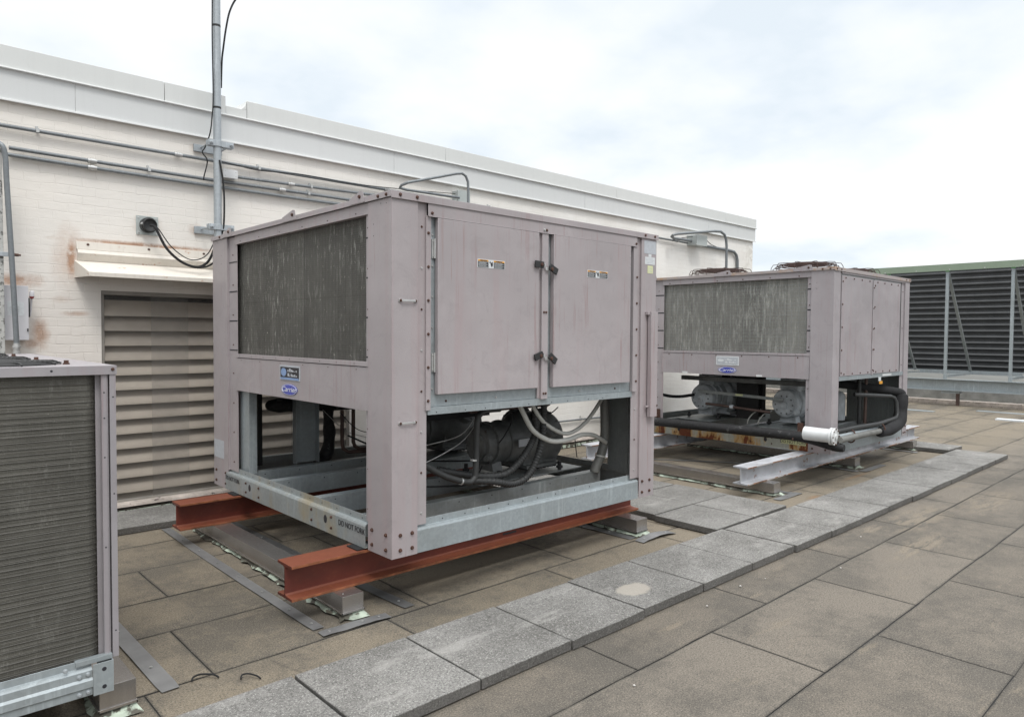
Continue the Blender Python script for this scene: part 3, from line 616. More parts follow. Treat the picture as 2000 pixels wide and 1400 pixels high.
jbox('small white junction box just right of the mast', 2.665, 2.80, 3.243, 3.318, .10, 'white')
jbox('grey junction box behind the roof edge of the first unit', 5.60, 5.79, 3.37, 3.53, .12)
jbox('grey junction box on the far end of the brick wall', 10.93, 11.27, 3.32, 3.50, .20)
# mast
t = thing('mast', (2.55, 6.93, 2.62), 'tall galvanized steel mast clamped to the brick wall', 'mast')
MB().cyl((2.545, 6.93, 2.62), (2.545, 6.93, 3.85), .036, 20).cyl((2.545, 6.93, 3.855), (2.545, 6.93, 4.62), .0365, 20).cyl((2.545, 6.93, 4.625), (2.545, 6.93, 6.4), .0365, 20).mat(1).cyl((2.545, 6.93, 3.84), (2.545, 6.93, 3.86), .037, 20).cyl((2.545, 6.93, 4.612), (2.545, 6.93, 4.632), .0375, 20).build('pole', ['galv_light', 'dark'], t)
MB().cyl((2.545, 6.93, 2.56), (2.545, 6.93, 2.63), .027, 16).build('pole_end', 'zinc', t)
for z_ in (3.50, 2.705):
    m = MB().box(2.41, 2.68, YW-.03, YW-.002, z_-.035, z_+.035).build('bracket', 'galv_light', t, .003)
    m = MB().box(2.45, 2.69, 6.895, 6.925, z_-.03+.01, z_+.035).box(2.45, 2.69, 6.945, 6.965, z_-.03+.01, z_+.035)
    m.lathe((2.545, 6.93, z_-.02), (0, 0, 1), [(0, .046), (.055, .046)], 20)
    for sx in (2.475, 2.665): m.cyl((sx, 6.86, z_+.005), (sx, YW-.02, z_+.005), .0085, 8); m.cyl((sx, 6.875, z_+.005), (sx, 6.895, z_+.005), .017, 6)
    m.build('clamp', 'galv_light', t, .002)
def cable(label, pts, r, mat='black', smooth=6, name='cable', cat='cable'):
    o = MB().tube(pts, r, 8, smooth=smooth).build(name, mat, loc=pts[0]); return tag(o, label, cat)
cable('thick black cable curving away from the top of the mast', [(2.585, 6.93, 4.05), (2.59, 6.92, 4.30), (2.60, 6.91, 4.42), (2.625, 6.9, 4.62), (2.665, 6.9, 4.80), (2.74, 6.9, 4.95), (2.86, 6.9, 5.06), (3.1, 6.9, 5.16)], .009)
cable('thin black cable running down the left side of the mast', [(2.497, 6.91, 5.6), (2.50, 6.91, 4.9), (2.497, 6.91, 4.5), (2.502, 6.91, 3.95), (2.49, 6.91, 3.75), (2.475, 6.92, 3.6), (2.455, 6.99, 3.48), (2.43, 7.0, 3.42), (2.475, 7.0, 3.35), (2.45, 7.02, 3.2), (2.47, 7.08, 3.18)], .006)
cable('black cable hanging down the right side of the mast below the clamp', [(2.55, 6.89, 3.35), (2.58, 6.885, 3.15), (2.59, 6.885, 2.95), (2.587, 6.9, 2.72), (2.56, 6.92, 2.60), (2.515, 6.93, 2.40), (2.45, 6.95, 2.335), (2.36, 6.96, 2.315)], .009)
cable('thick black cable drooping from the round wall gland to the mast foot', [(1.99, 7.09, 2.69), (2.02, 7.04, 2.66), (2.10, 7.0, 2.48), (2.23, 7.0, 2.365), (2.37, 7.0, 2.325), (2.47, 7.0, 2.38), (2.52, 6.97, 2.50), (2.54, 6.93, 2.62)], .0125)
cable('thin black cable drooping above the thick one beside the round wall gland', [(1.99, 7.09, 2.70), (2.04, 7.04, 2.66), (2.14, 7.0, 2.50), (2.28, 7.0, 2.40), (2.39, 7.0, 2.40), (2.48, 7.0, 2.47), (2.53, 6.94, 2.62)], .005)
cable('thin black wire looping along the uppermost wall conduit to the gooseneck', [(2.60, 7.13, 3.40), (2.80, 7.13, 3.385), (3.05, 7.13, 3.37), (3.5, 7.13, 3.402), (4.2, 7.13, 3.40), (4.9, 7.13, 3.44), (5.6, 7.13, 3.49)], .0045)
cable('short thin black wire above the far junction box', [(10.35, 7.1, 3.35), (10.7, 7.1, 3.43), (11.2, 7.06, 3.49), (11.6, 7.12, 3.40), (11.9, 7.15, 3.37)], .006)
t = thing('cable_gland', (1.99, YW, 2.70), 'square metal plate with a round black cable entry on the wall', 'cable gland')
m = MB().box(1.895, 2.085, YW-.012, YW-.001, 2.61, 2.785)
for a in (1.915, 2.065):
    for b in (2.63, 2.765): m.bolt((a, YW-.012, b), (0, -1, 0), .008, .006)
m.build('plate', ['boxgrey', 'zinc'], t, .002)
MB().lathe((1.99, YW-.01, 2.70), (.05, -1, -.05), [(0, .07), (.05, .072), (.052, .062), (.08, .062), (.082, .058), (.06, .045), (.05, .02)], 24).build('boot', 'hosedark', t)
MB().lathe((1.93, YW-.05, 2.705), (0, -1, 0), [(0, .012), (.025, .012), (.026, .007), (.03, .007)], 10).build('clamp_screw', 'zinc', t)
# left electrical cluster
t = thing('disconnect_switch', (.95, YW, 1.63), 'light grey electrical disconnect box with red knob lever and faded label', 'switch box')
MB().box(.80, 1.028, YW-.15, YW-.002, 1.63, 2.075).build('case', 'panelbox', t, .004)
MB().box(.798, 1.030, YW-.158, YW-.151, 1.628, 2.078).build('door', 'panelbox', t, .002)
m = MB().box(.885, 1.0, YW-.160, YW-.158, 1.83, 1.945).mat(1)
for i in range(5): m.box(.90, .965, YW-.1612, YW-.160, 1.845+.014*i, 1.849+.014*i)
m.build('rating_label', ['label', 'label_grey'], t)
m = MB().box(1.03, 1.045, YW-.12, YW-.06, 1.82, 1.98).build('lever_plate', 'dark', t)
m = MB().tube([(1.05, YW-.09, 1.83), (1.056, YW-.10, 1.92), (1.058, YW-.12, 1.985)], .008, 8).mat(1).lathe((1.058, YW-.125, 1.975), (0, -.15, 1), [(0, .010), (.008, .016), (.020, .018)], 14).mat(0).lathe((1.058, YW-.128, 1.995), (0, -.15, 1), [(0, .018), (.035, .018), (.045, .012)], 14)
m.build('lever', ['panelbox', 'red_knob'], t)
MB().box(1.018, 1.026, YW-.168, YW-.158, 1.70, 1.725).build('hasp', 'dark', t)
t = thing('strut_post', (.83, 6.95, 0), 'peeling white painted steel post at the left edge before the wall', 'post')
MB().box(.80, .853, 6.93, 6.99, .0, 3.16).build('post', 'postpeel', t, .004)
MB().box(.79, .92, 6.905, 6.93, 2.30, 2.335).build('strap', 'galv_light', t, .002); MB().lathe((.92, 6.915, 2.317), (1, 0, 0), [(0, .012), (.03, .012), (.031, .008), (.045, .008)], 8).build('bolt', 'bolt', t)
t = thing('riser_conduit', (.95, 6.9, 1.5), 'grey conduit bending over and down in front of the disconnect box', 'conduit', 'conduits at the left edge')
MB().tube([(.78, 6.95, 3.15), (.82, 6.93, 3.19), (.855, 6.90, 3.17), (.872, 6.9, 3.08), (.877, 6.9, 2.9), (.905, 6.9, 2.2), (.925, 6.9, 1.60)], .020, 14, smooth=4).build('pipe', 'conduit', t)
MB().lathe((.925, 6.9, 1.515), (0, 0, 1), [(0, .03), (.02, .03), (.022, .024), (.05, .026), (.055, .031), (.07, .031), (.072, .024), (.09, .024)], 14).build('coupling', 'zinc', t)
MB().box(.85, .99, 6.86, 6.94, 1.465, 1.50).build('strut_channel', 'zinc', t, .002)

# ------------------------------------------------------------ chiller parts
def compressor(parent, x0, yc, zb, L, s=1., mat='comp', flip=False):
    """semi-hermetic compressor, axis along X, round bearing cover facing -X"""
    zc = zb+.215*s; r = .17*s
    o = MB()
    o.lathe((x0, yc, zc), (1, 0, 0), [(0, r*.70), (.012, r*.86), (.03, r*.90), (.085*s, r*.92), (.088*s, r*1.03), (.115*s, r*1.03), (.118*s, r*.96), (L*.28, r*.97), (L*.285, r*1.04), (L*.31, r*1.04), (L*.315, r), (L*.43, r*1.03), (L*.50, r*1.28), (L*.90, r*1.34), (L*.97, r*1.2), (L, r*.7)], 36)
    # crankcase: rounded lower body over a bolted bottom flange
    P_ = [(-.155, .34), (-.185, .24), (-.18, .12), (-.15, .06), (-.15, .035), (-.19, .03), (-.19, 0), (.19, 0), (.19, .03), (.15, .035), (.15, .06), (.18, .12), (.185, .24), (.155, .34)]
    o.prism([(x0+L*.46, yc+a*s, zb+q*s*.8) for a, q in P_], (L*.48, 0, 0))
    o.prism([(x0+.09*s, yc-.07*s, zc-.1*s), (x0+.09*s, yc-.10*s, zb), (x0+.09*s, yc+.10*s, zb), (x0+.09*s, yc+.07*s, zc-.1*s)], (.10*s, 0, 0))
    if mat == 'comp': o.box(x0+.10*s, x0+.30*s, yc-.10*s, yc+.10*s, zc+.1*s, zc+r+.10*s)
    for k in range(16):
        a = 2*math.pi*k/16; o.bolt((x0+.088*s, yc+math.cos(a)*r*.965, zc+math.sin(a)*r*.965), (-1, 0, 0), .008*s, .010, 0)
    c = o.build('compressor', [mat, 'dark'], parent, .006)
    m = MB().lathe((x0+.012, yc, zc-.015), (-1, 0, 0), [(0, .122*s), (.006, .122*s), (.0062, .115*s), (.022, .115*s), (.024, .105*s), (.034, .03*s), (.05, .03*s)], 28)
    m.prism([(x0-.02, yc-.035*s, zc-.05*s), (x0-.02, yc-.035*s, zc+.01*s), (x0-.02, yc, zc+.03*s), (x0-.02, yc+.035*s, zc+.01*s), (x0-.02, yc+.035*s, zc-.05*s)], (-.02, 0, 0))
    for k in range(10):
        a = 2*math.pi*k/10; m.bolt((x0-.010, yc+math.cos(a)*.098*s, zc-.015+math.sin(a)*.098*s), (-1, 0, 0), .009*s, .012, 1)
    m.build('bearing_cover', [mat, 'comp_dark'], c, .002)
    for sg in (1, -1):     # angled cylinder heads
        d = Vector((.15, sg*.78, .62)).normalized(); p = Vector((x0+L*.70, yc, zc))+d*.17*s
        m = MB().lathe(p, d, [(0, .125*s), (.05*s, .125*s), (.055*s, .135*s), (.08*s, .135*s), (.085*s, .12*s)], 24)
        u = d.cross(Vector((1, 0, 0))).normalized(); w_ = d.cross(u)
        for k in range(8):
            a = 2*math.pi*k/8; m.bolt(p+d*.083*s+(u*math.cos(a)+w_*math.sin(a))*.115*s, d, .011*s, .014, 0)
        m.build('cylinder_head', [mat], c, .002)
    m = MB().lathe((x0+.03*s, yc-.13*s, zc-.09*s), (-1, -.25, 0), [(0, .03*s), (.04*s, .03*s), (.045*s, .022*s), (.06*s, .022*s)], 12); m.build('oil_sight_glass', [mat], c)
    m = MB()
    for i in range(9): m.box(x0+L*.48+L*.44*i/9, x0+L*.48+L*.44*i/9+.02, yc-.18*s, yc+.18*s, zb-.014, zb+.001)
    for sx in (x0+.06, x0+L*.92):
        for sy in (-.20, .20): m.cyl((sx, yc+sy*s, zb-.045), (sx, yc+sy*s, zb+.03), .016*s, 10); m.cyl((sx, yc+sy*s, zb-.03), (sx, yc+sy*s, zb-.01), .028*s, 10)
    m.build('mounting_feet', 'dark', c); return c

def fan_guard(parent, cx, cy, z, r, mat='guard', hgt=.085):
    m = MB()
    n = 40
    for k in range(15):
        rr = r*(1-k*.062); zz = z+hgt*(1-((rr/r)**6))
        if k == 0: zz = z+.004
        m.tube([(cx+rr*math.cos(2*math.pi*i/n), cy+rr*math.sin(2*math.pi*i/n), zz) for i in range(n+1)], .0050 if hgt > .05 else .0035, 5, caps=False)
    for k in range(10):
        a = 2*math.pi*k/10+.1; ca_, sa = math.cos(a), math.sin(a)
        m.tube([(cx+ca_*r, cy+sa*r, z-.01), (cx+ca_*r*.985, cy+sa*r*.985, z+hgt*.55), (cx+ca_*r*.93, cy+sa*r*.93, z+hgt*.92), (cx+ca_*r*.75, cy+sa*r*.75, z+hgt*1.0), (cx+ca_*r*.15, cy+sa*r*.15, z+hgt*1.06)], .0042, 5)
    return m.build('fan_guard', mat, parent)

def oval(parent, y, z, xf, a, b):      # blue oval maker's badge on a face looking -X
    m = MB(); n = 40
    pts = lambda k: [(xf, y-a*k*math.cos(2*math.pi*i/n), z+b*k*math.sin(2*math.pi*i/n)) for i in range(n)]
    P0 = pts(1); m.prism(P0, (-.003, 0, 0)); m.mat(1); P1 = [(p[0]-.003, p[1], p[2]) for p in pts(.95)]; m.prism(P1, (-.0008, 0, 0)); m.mat(0); P2 = [(p[0]-.0038, p[1], p[2]) for p in pts(.89)]; m.prism(P2, (-.0008, 0, 0))
    o = m.build('badge', ['blue', 'emblem_white'], parent, sm=False)
    text('Carrier', 'lettering', (xf-.0045, y, z+b*.02), b*1.30, '-x', 'emblem_white', o, .28, .84*a/(b*2.0)*1.12, .0)
    return o

def chiller(x0, y0, W, D, zoff, label, kind):
    X1 = x0+W; Y1 = y0+D
    Z = lambda v: v+zoff
    zb, zt = Z(.362), Z(2.535)
    P = 'paint' if kind == 1 else 'paint2'
    t = thing('chiller', (x0+W/2, y0+D/2, zb), label, 'chiller')
    th = .003
    # ---- corner posts: folded sheet round each corner
    pa, pb = (.265, .315)
    qa, qb = (.185, .262) if kind == 1 else (.185, .225)
    rx = .20 if kind == 1 else .165
    def post(cx, cy, sx, sy, a, b, c, d, front=True):
        m = MB()
        # leg along Y on the x face, then a joggled flange; leg along X on the y face, then a flange
        def bx(xa, xb, ya, yb, za, zb_): m.box(min(xa, xb), max(xa, xb), min(ya, yb), max(ya, yb), za, zb_)
        bx(cx, cx+sx*th, cy, cy+sy*a, zb, Z(2.50)); bx(cx+sx*th, cx+sx*.022, cy+sy*(a-th), cy+sy*a, Z(.53), Z(2.50)); bx(cx+sx*.019, cx+sx*.022, cy+sy*a, cy+sy*b, Z(.53), Z(2.50))
        bx(cx+sx*th, cx+sx*c, cy, cy+sy*th, zb, Z(2.50)); bx(cx+sx*(c-th), cx+sx*c, cy+sy*th, cy+sy*.020, Z(.53), Z(2.50)); bx(cx+sx*c, cx+sx*d, cy+sy*.017, cy+sy*.020, Z(.53), Z(2.50))
        for z_ in (zb+.045, zb+.135):
            for yy in (.06, a-.05): m.bolt((cx, cy+sy*yy, z_), (-sx, 0, 0), .011, .011)
            for xx in (.06, c-.04): m.bolt((cx+sx*xx, cy, z_), (0, -sy, 0), .011, .011)
        for k in range(8):
            z_ = Z(.60+.25*k)
            m.bolt((cx+sx*.019, cy+sy*(a+b)/2, z_ if k > 3 else z_+.01), (-sx, 0, 0), .006, .006)
            m.bolt((cx+sx*(c+d)/2, cy+sy*.017, z_), (0, -sy, 0), .0065, .006, 1 if k % 2 else 2)
        m.mat(3)
        for k in range(4):
            z_ = Z(2.29-.245*k); m.box(cx+sx*.0185, cx+sx*.0175, cy+sy*(a+.008), cy+sy*(b-.004), z_-.005, z_+.005) if sx < 0 else m.box(cx+.0172, cx+.0188, min(cy+sy*(a+.004), cy+sy*(b-.002)), max(cy+sy*(a+.004), cy+sy*(b-.002)), z_-(.005 if kind == 1 else .008), z_+(.005 if kind == 1 else .008))
        for k, (yy, zz) in enumerate(((.06, 2.47), (.12, 2.475), (.20, 2.36), (.20, 2.29))): m.box(cx-sx*.0006, cx+sx*.0005, cy+sy*yy-.003, cy+sy*yy+.003, Z(zz)-.003, Z(zz)+.003)
        return m.build('corner_post', [P, 'bolt', 'zinc', 'ink'], t, .0012)
    p1 = post(x0, y0, 1, 1, pa, pb, qa, qb)
    p2 = post(x0, Y1, 1, -1, .325, .50, .20, .24)
    p3 = post(X1, y0, -1, 1, .28, .33, rx, rx+.10)
    p4 = post(X1, Y1, -1, -1, .28, .33, .20, .26)
    # ---- top rim, deck and brackets
    m = MB(); c = .012
    m.box(x0-c, X1+c, y0-c, y0-c+th, Z(2.492), zt); m.box(x0-c, x0-c+th, y0-c+th, Y1+c, Z(2.500), zt)
    m.box(X1+c-th, X1+c, y0-c+th, Y1+c, Z(2.50), zt); m.box(x0-c+th, X1+c-th, Y1+c-th, Y1+c, Z(2.50), zt); m.box(x0-c+th, X1+c-th, y0-c+th, Y1+c-th, zt-.004, zt-.001)
    for yy in (y0+.04, y0+.13, Y1-.2): m.bolt((x0-c, yy, Z(2.516)), (-1, 0, 0), .010, .009)
    for xx in (x0+.05, x0+.17, X1-.17, X1-.04): m.bolt((xx, y0-c, Z(2.516)), (0, -1, 0), .010, .009)
    m.build('top_rim', [P if kind == 1 else 'rimrust', 'bolt'], t, .0015)
    for yy in ((y0+.28, y0+.46), (y0+1.20, y0+1.42), (Y1-.46, Y1-.28)) if kind == 1 else ((y0+.24, y0+.48), (y0+1.30, y0+1.55), (Y1-.40, Y1-.2)):
        m = MB().prism([(x0-c-.004, yy[0], zt-.03), (x0-c-.004, yy[0]+.02, zt+.035), (x0-c-.004, yy[0]+.05, zt+.04), (x0-c-.004, yy[1], zt+.004), (x0-c-.004, yy[1], zt-.03)], (.003, 0, 0)).bolt((x0-c-.004, yy[0]+.055, zt+.006), (-1, 0, 0), .011, .01)
        m.build('lifting_bracket', [P, 'bolt'], t)
    # ---- -X face: header, coil, sill, lower panel
    cy0, cy1 = y0+pb+.001, Y1-.50
    m = MB().box(x0+.006, x0+.009, cy0-.05, cy1+.02, Z(2.43), Z(2.502)); m.box(x0+.009, x0+.05, cy0, cy1, Z(2.43), Z(2.433))
    for k in range(6): m.bolt((x0+.006, cy0+.1+k*(cy1-cy0-.2)/5, Z(2.448)), (-1, 0, 0), .004 if kind == 1 else .008, .004, 1)
    m.build('header_panel', [P, 'bolt'], t, .001)
    cm = 'coil1' if kind == 1 else 'coil2'
    m = MB().box(x0+.055, x0+.12, cy0-.03, cy1+.1, Z(1.50), Z(2.47)).build('condenser_coil', cm, t)
    m = MB()
    if kind == 1:   # wire guard over the coil
        n = 45
        for i in range(int((cy1-cy0)/.045)): yy = cy0+.02+i*.045; m.box(x0+.040, x0+.0415, yy, yy+.0016, Z(1.52), Z(2.435))
        for i in range(20): zz = Z(1.54+i*.045); m.box(x0+.0385, x0+.040, cy0, cy1, zz, zz+.0016)
    else:
        for i in range(int((cy1-cy0)/.09)): yy = cy0+.02+i*.09; m.box(x0+.040, x0+.042, yy, yy+.0025, Z(1.52), Z(2.435))
        for i in range(20): zz = Z(1.54+i*.045); m.box(x0+.0375, x0+.040, cy0, cy1, zz, zz+.0025)
    m.build('coil_guard', 'guard_wire' if kind == 1 else 'galv_dark', t)
    m = MB().box(x0+.004, x0+.007, cy0-.05, cy1+.02, Z(1.497), Z(1.525)).box(x0+.007, x0+.05, cy0, cy1, Z(1.522), Z(1.525))
    for k in range(9): m.bolt((x0+.004, cy0+.12+k*(cy1-cy0-.2)/8, Z(1.511)), (-1, 0, 0), .003, .003, 1)
    m.build('coil_sill', [P, 'ink'], t, .001)
    m = MB().box(x0+.008, x0+.011, cy0-.045, cy1+.02, Z(1.221), Z(1.492)).box(x0+.011, x0+.04, cy0, cy1, Z(1.221), Z(1.224))
    for k in range(6): m.bolt((x0+.008, cy0+.1+k*(cy1-cy0-.2)/5, Z(1.475)), (-1, 0, 0), .003 if kind == 1 else .008, .004, 1)
    m.build('lower_panel', [P, 'bolt'], t, .001)
    m = MB().box(x0+.02, X1-.02, y0+.03, Y1-.03, Z(1.223), Z(1.235)).build('drip_tray', 'dark', t)
    # nameplate with its faded print, maker's badge
    py = y0+1.352 if kind == 1 else y0+1.345
    z0p, z1p = (Z(1.355), Z(1.464)) if kind == 1 else (Z(1.350), Z(1.466))
    yh = .162
    m = MB().box(x0+.004, x0+.008, py-yh, py+yh, z0p, z1p).mat(1).box(x0+.0028, x0+.004, py-yh+.012, py+yh-.012, z0p+.012, z1p-.012).mat(2)
    if kind == 1: m.box(x0+.0016, x0+.0028, py-yh+.014, py+yh-.014, z0p+.006, z0p+.020)
    m.mat(2 if kind == 1 else 0)
    cpts = [(x0+.0028, py+.095-.045*math.cos(2*math.pi*i/20), (z0p+z1p)/2+.004+(.030 if kind == 1 else .017)*math.sin(2*math.pi*i/20)) for i in range(20)]; m.prism(cpts, (-.001, 0, 0))
    m.mat(0); rn = random.Random(2)
    for r_ in range(2):
        for k in range(6): m.box(x0+.0016, x0+.0028, py+.02-.026*k-.018*rn.random(), py+.028-.026*k, z0p+.030+.034*r_, z0p+.030+.034*r_+.006+.018*rn.random())
    m.build('nameplate', ['label_grey' if kind == 1 else 'label', 'ink' if kind == 1 else 'label_grey', 'ltblue'], t)
    oval(t, y0+1.362 if kind == 1 else y0+1.348, Z(1.288), x0+.007, .130, .041)
    # ---- base rails
    rl = 'galv_stained' if kind == 1 else 'rusted_rail'
    def rail(ax, a, b, f, sg, name='base_rail', mat='galv', holes=()):
        m = MB(); B = lambda u0, u1, w0, w1, z0, z1: (m.box(u0, u1, min(w0, w1), max(w0, w1), z0, z1) if ax == 'x' else m.box(min(w0, w1), max(w0, w1), u0, u1, z0, z1))
        B(a, b, f, f+sg*.004, Z(.363), Z(.500)); 
        # rolled shoulder to a set-back lip
        pr = [(f, Z(.500)), (f+sg*.006, Z(.512)), (f+sg*.018, Z(.516)), (f+sg*.03, Z(.516)), (f+sg*.03, Z(.56)), (f+sg*.033, Z(.56)), (f+sg*.033, Z(.511)), (f+sg*.018, Z(.511)), (f+sg*.006, Z(.502))]
        if ax == 'x': m.prism([(a, w_, z_) for w_, z_ in pr], (b-a, 0, 0))
        else: m.prism([(w_, a, z_) for w_, z_ in pr], (0, b-a, 0))
        B(a, b, f+sg*.004, f+sg*.06, Z(.363), Z(.367))
        m.mat(2)
        for h_ in holes:
            n = 16; e_ = .0012
            pts = [((h_+.020*math.cos(2*math.pi*i/n), f-sg*e_, Z(.447)+.030*math.sin(2*math.pi*i/n)) if ax == 'x' else (f-sg*e_, h_+.022*math.cos(2*math.pi*i/n), Z(.450)+.028*math.sin(2*math.pi*i/n))) for i in range(n)]
            m.prism(pts, (0, sg*e_*.9, 0) if ax == 'x' else (sg*e_*.9, 0, 0))
        k_ = int((b-a)/.17)
        for i in range(k_):
            u = a+.08+i*.17+.03*math.sin(i*5)
            if ax == 'x': m.box(u-.004, u+.004, f+sg*.0295, f+sg*.028, Z(.532), Z(.540)) if sg > 0 else None
            elif sg > 0: m.box(f+.0285, f+.0299, u-.004, u+.004, Z(.532), Z(.540))
        m.mat(0)
        if ax == 'y' and sg > 0:
            for yy in (.97, .36, .87, .80) if 0 else (): pass
            for u in (y0+.72, y0+1.0, Y1-.71, Y1-.96):
                for z_ in (.405, .478): m.bolt((f, u, Z(z_)), (-1, 0, 0), .009, .009)
        return m.build(name, [mat, 'bolt', 'ink'], t, .0015)
    rail('x', x0+qa-.005, X1-rx-.008, y0+.004, 1)
    rx_ = rail('y', y0+pa+.03 if kind == 1 else y0+pa, Y1-.27, x0-.004 if kind == 1 else x0+.002, 1, mat=rl, holes=(y0+.803, Y1-.78))
    rail('x', x0+.2, X1-.2, Y1-.004, -1, mat='galv_dark'); rail('y', y0+.28, Y1-.28, X1-.004, -1, mat='galv_dark')
    fx = x0-.004 if kind == 1 else x0+.002
    if kind == 1:
        text('DO NOT FORK', 'stencil', (fx-.0016, y0+.458, Z(.464)), .052, '-x', 'ink', t, 0, .93)
        text('DO NOT FORK', 'stencil', (fx-.0016, Y1-.43, Z(.464)), .050, '-x', 'ink', t, 0, .88)
    else:
        m = MB().box(fx-.0015, fx, y0+.29, y0+.60, Z(.425), Z(.478)); m.build('warning_decal', 'label_yel', t)
        text('DO NOT FORK', 'stencil', (fx-.0016, y0+.445, Z(.452)), .052, '-x', 'ink', t, 0, .93)
    # ---- cross rails inside the base
    for yy in ((y0+.40, y0+1.05, y0+1.80, y0+2.25) if kind == 1 else (y0+.5, y0+1.2, y0+1.9, y0+2.4)):
        m = MB().box(x0+.06, X1-.22, yy-.003, yy+.003, Z(.40), Z(.535)).box(x0+.06, X1-.22, yy, yy+.075, Z(.532), Z(.537))
        m.mat(1)
        for k in range(7): m.box(x0+.2+.31*k, x0+.21+.31*k, yy-.0042, yy-.0028, Z(.505), Z(.513))
        m.build('cross_rail', ['galv' if kind == 1 and yy > y0+1 else 'galv_dark', 'ink'], t, .002)
    # ---- -Y face
    fx0, fx1 = x0+qb-.005, X1-rx-.10+.01
    m = MB()
    if kind == 1:
        m.box(fx0, X1-.265, y0-.004, y0-.001, Z(2.42), Z(2.494)); m.prism([(fx0, y0-.004, Z(2.42)), (fx0, y0-.012, Z(2.416)), (fx0, y0-.012, Z(2.413)), (fx0, y0-.001, Z(2.417))], (X1-.265-fx0, 0, 0))
        for xx in (fx0+.03, x0+1.262, x0+1.285, X1-.28): m.bolt((xx, y0-.004, Z(2.437)), (0, -1, 0), .009, .009, 1 if xx > x0+1.27 or xx < x0+1 else 2)
    m.box(fx0, X1-rx-.01, y0-.002, y0+.014, Z(2.47), Z(2.496)) if kind == 2 else None
    m.build('door_header', [P, 'bolt', 'zinc'], t, .001)
    if kind == 1:
        m = MB().box(x0+.29, x0+2.30, y0+.027, y0+.030, Z(1.25), Z(2.43))
        for k in range(5): m.bolt((x0+.42+.42*k, y0+.027, Z(1.28)), (0, -1, 0), .007, .006, 2 if k % 2 else 1)
        for k in range(6): m.bolt((x0+.31, y0+.027, Z(1.36+.19*k)), (0, -1, 0), .006, .006, 2)
        m.build('door_frame', ['galv', 'bolt', 'zinc'], t)
        for nm, a, b, hz in (('left', .326, 1.205, 0), ('right', 1.352, 2.240, 1)):
            m = MB().box(x0+a, x0+b, y0-.012, y0+.022, Z(1.326), Z(2.412))
            if hz: m.bolt((x0+b-.012, y0-.012, Z(2.25)), (0, -1, 0), .004, .004); m.bolt((x0+b-.012, y0-.012, Z(2.33)), (0, -1, 0), .004, .004)
            dr = m.build('door', [P, 'zinc'], t, .004)
            cx, w_, z0s, z1s = (x0+.760, .238, 2.133, 2.188) if not hz else (x0+1.832, .238, 2.134, 2.188)
            fy_ = y0-.0135; s_ = MB().box(cx-w_/2, cx+w_/2, fy_, fy_+.0015, Z(z0s), Z(z1s)); s_.mat(1)
            s_.box(cx-w_/2+.004, cx-.026, fy_-.0008, fy_, Z(z0s)+.003, Z(z1s)-.014); s_.box(cx+.020, cx+w_/2-.004, fy_-.0008, fy_, Z(z0s)+.003, Z(z1s)-.014); s_.mat(2)
            s_.box(cx-w_/2+.004, cx-.026, fy_-.0008, fy_, Z(z1s)-.013, Z(z1s)-.003); s_.box(cx+.020, cx+w_/2-.004, fy_-.0008, fy_, Z(z1s)-.013, Z(z1s)-.003)
            s_.mat(1); s_.prism([(cx-.020, fy_, Z(z0s)+.032), (cx-.012, fy_, Z(z0s)+.048), (cx-.004, fy_, Z(z0s)+.034), (cx+.010, fy_, Z(z0s)+.044), (cx+.012, fy_, Z(z0s)+.020), (cx+.004, fy_, Z(z0s)+.006), (cx-.004, fy_, Z(z0s)+.016), (cx-.010, fy_, Z(z0s)+.036)], (0, -.0008, 0))
            s_.mat(0)
            for q in range(5):
                zz = Z(z0s)+.007+.0072*q; s_.box(cx-w_/2+.008, cx-.034-.012*(q % 2), fy_-.0014, fy_-.0008, zz, zz+.0022); s_.box(cx+.024, cx+w_/2-.010-.015*((q+1) % 2), fy_-.0014, fy_-.0008, zz, zz+.0022)
            so = s_.build('warning_sticker', ['label', 'ink', 'orange'], dr)
            text('WARNING', 'wording', (cx-.068, fy_-.0009, Z(z1s)-.008), .010, '-y', 'ink', so, 0, 1.2)
            text('WARNING', 'wording', (cx+.066, fy_-.0009, Z(z1s)-.008), .010, '-y', 'ink', so, 0, 1.2)
            for hzz in ((1.525, 2.226) if not hz else (1.40, 2.0)):
                hx = x0+a-.012 if not hz else x0+b+.004
                m = MB().box(hx-.012, hx+.012, y0+.018, y0+.0265, Z(hzz)-.058, Z(hzz)+.058).cyl((hx+.006, y0+.012, Z(hzz)-.06), (hx+.006, y0+.012, Z(hzz)+.06), .006, 10).bolt((hx-.004, y0+.018, Z(hzz)-.045), (0, -1, 0), .005, .004, 0).bolt((hx-.004, y0+.018, Z(hzz)+.045), (0, -1, 0), .005, .004, 0)
                if not hz: m.build('hinge', 'zinc', dr)
        m = MB().box(x0+1.240, x0+1.303, y0-.006, y0+.024, Z(1.245), Z(2.418))
        m.box(x0+1.218, x0+1.240, y0+.012, y0+.024, Z(1.25), Z(2.418)); m.box(x0+1.303, x0+1.318, y0+.012, y0+.024, Z(1.25), Z(2.418))
        for z_ in (1.285, 1.86):
            for sx in (-.011, .011): m.bolt((x0+1.272+sx, y0-.006, Z(z_)), (0, -1, 0), .008, .008)
        m.build('mullion', [P, 'bolt'], t, .0015)
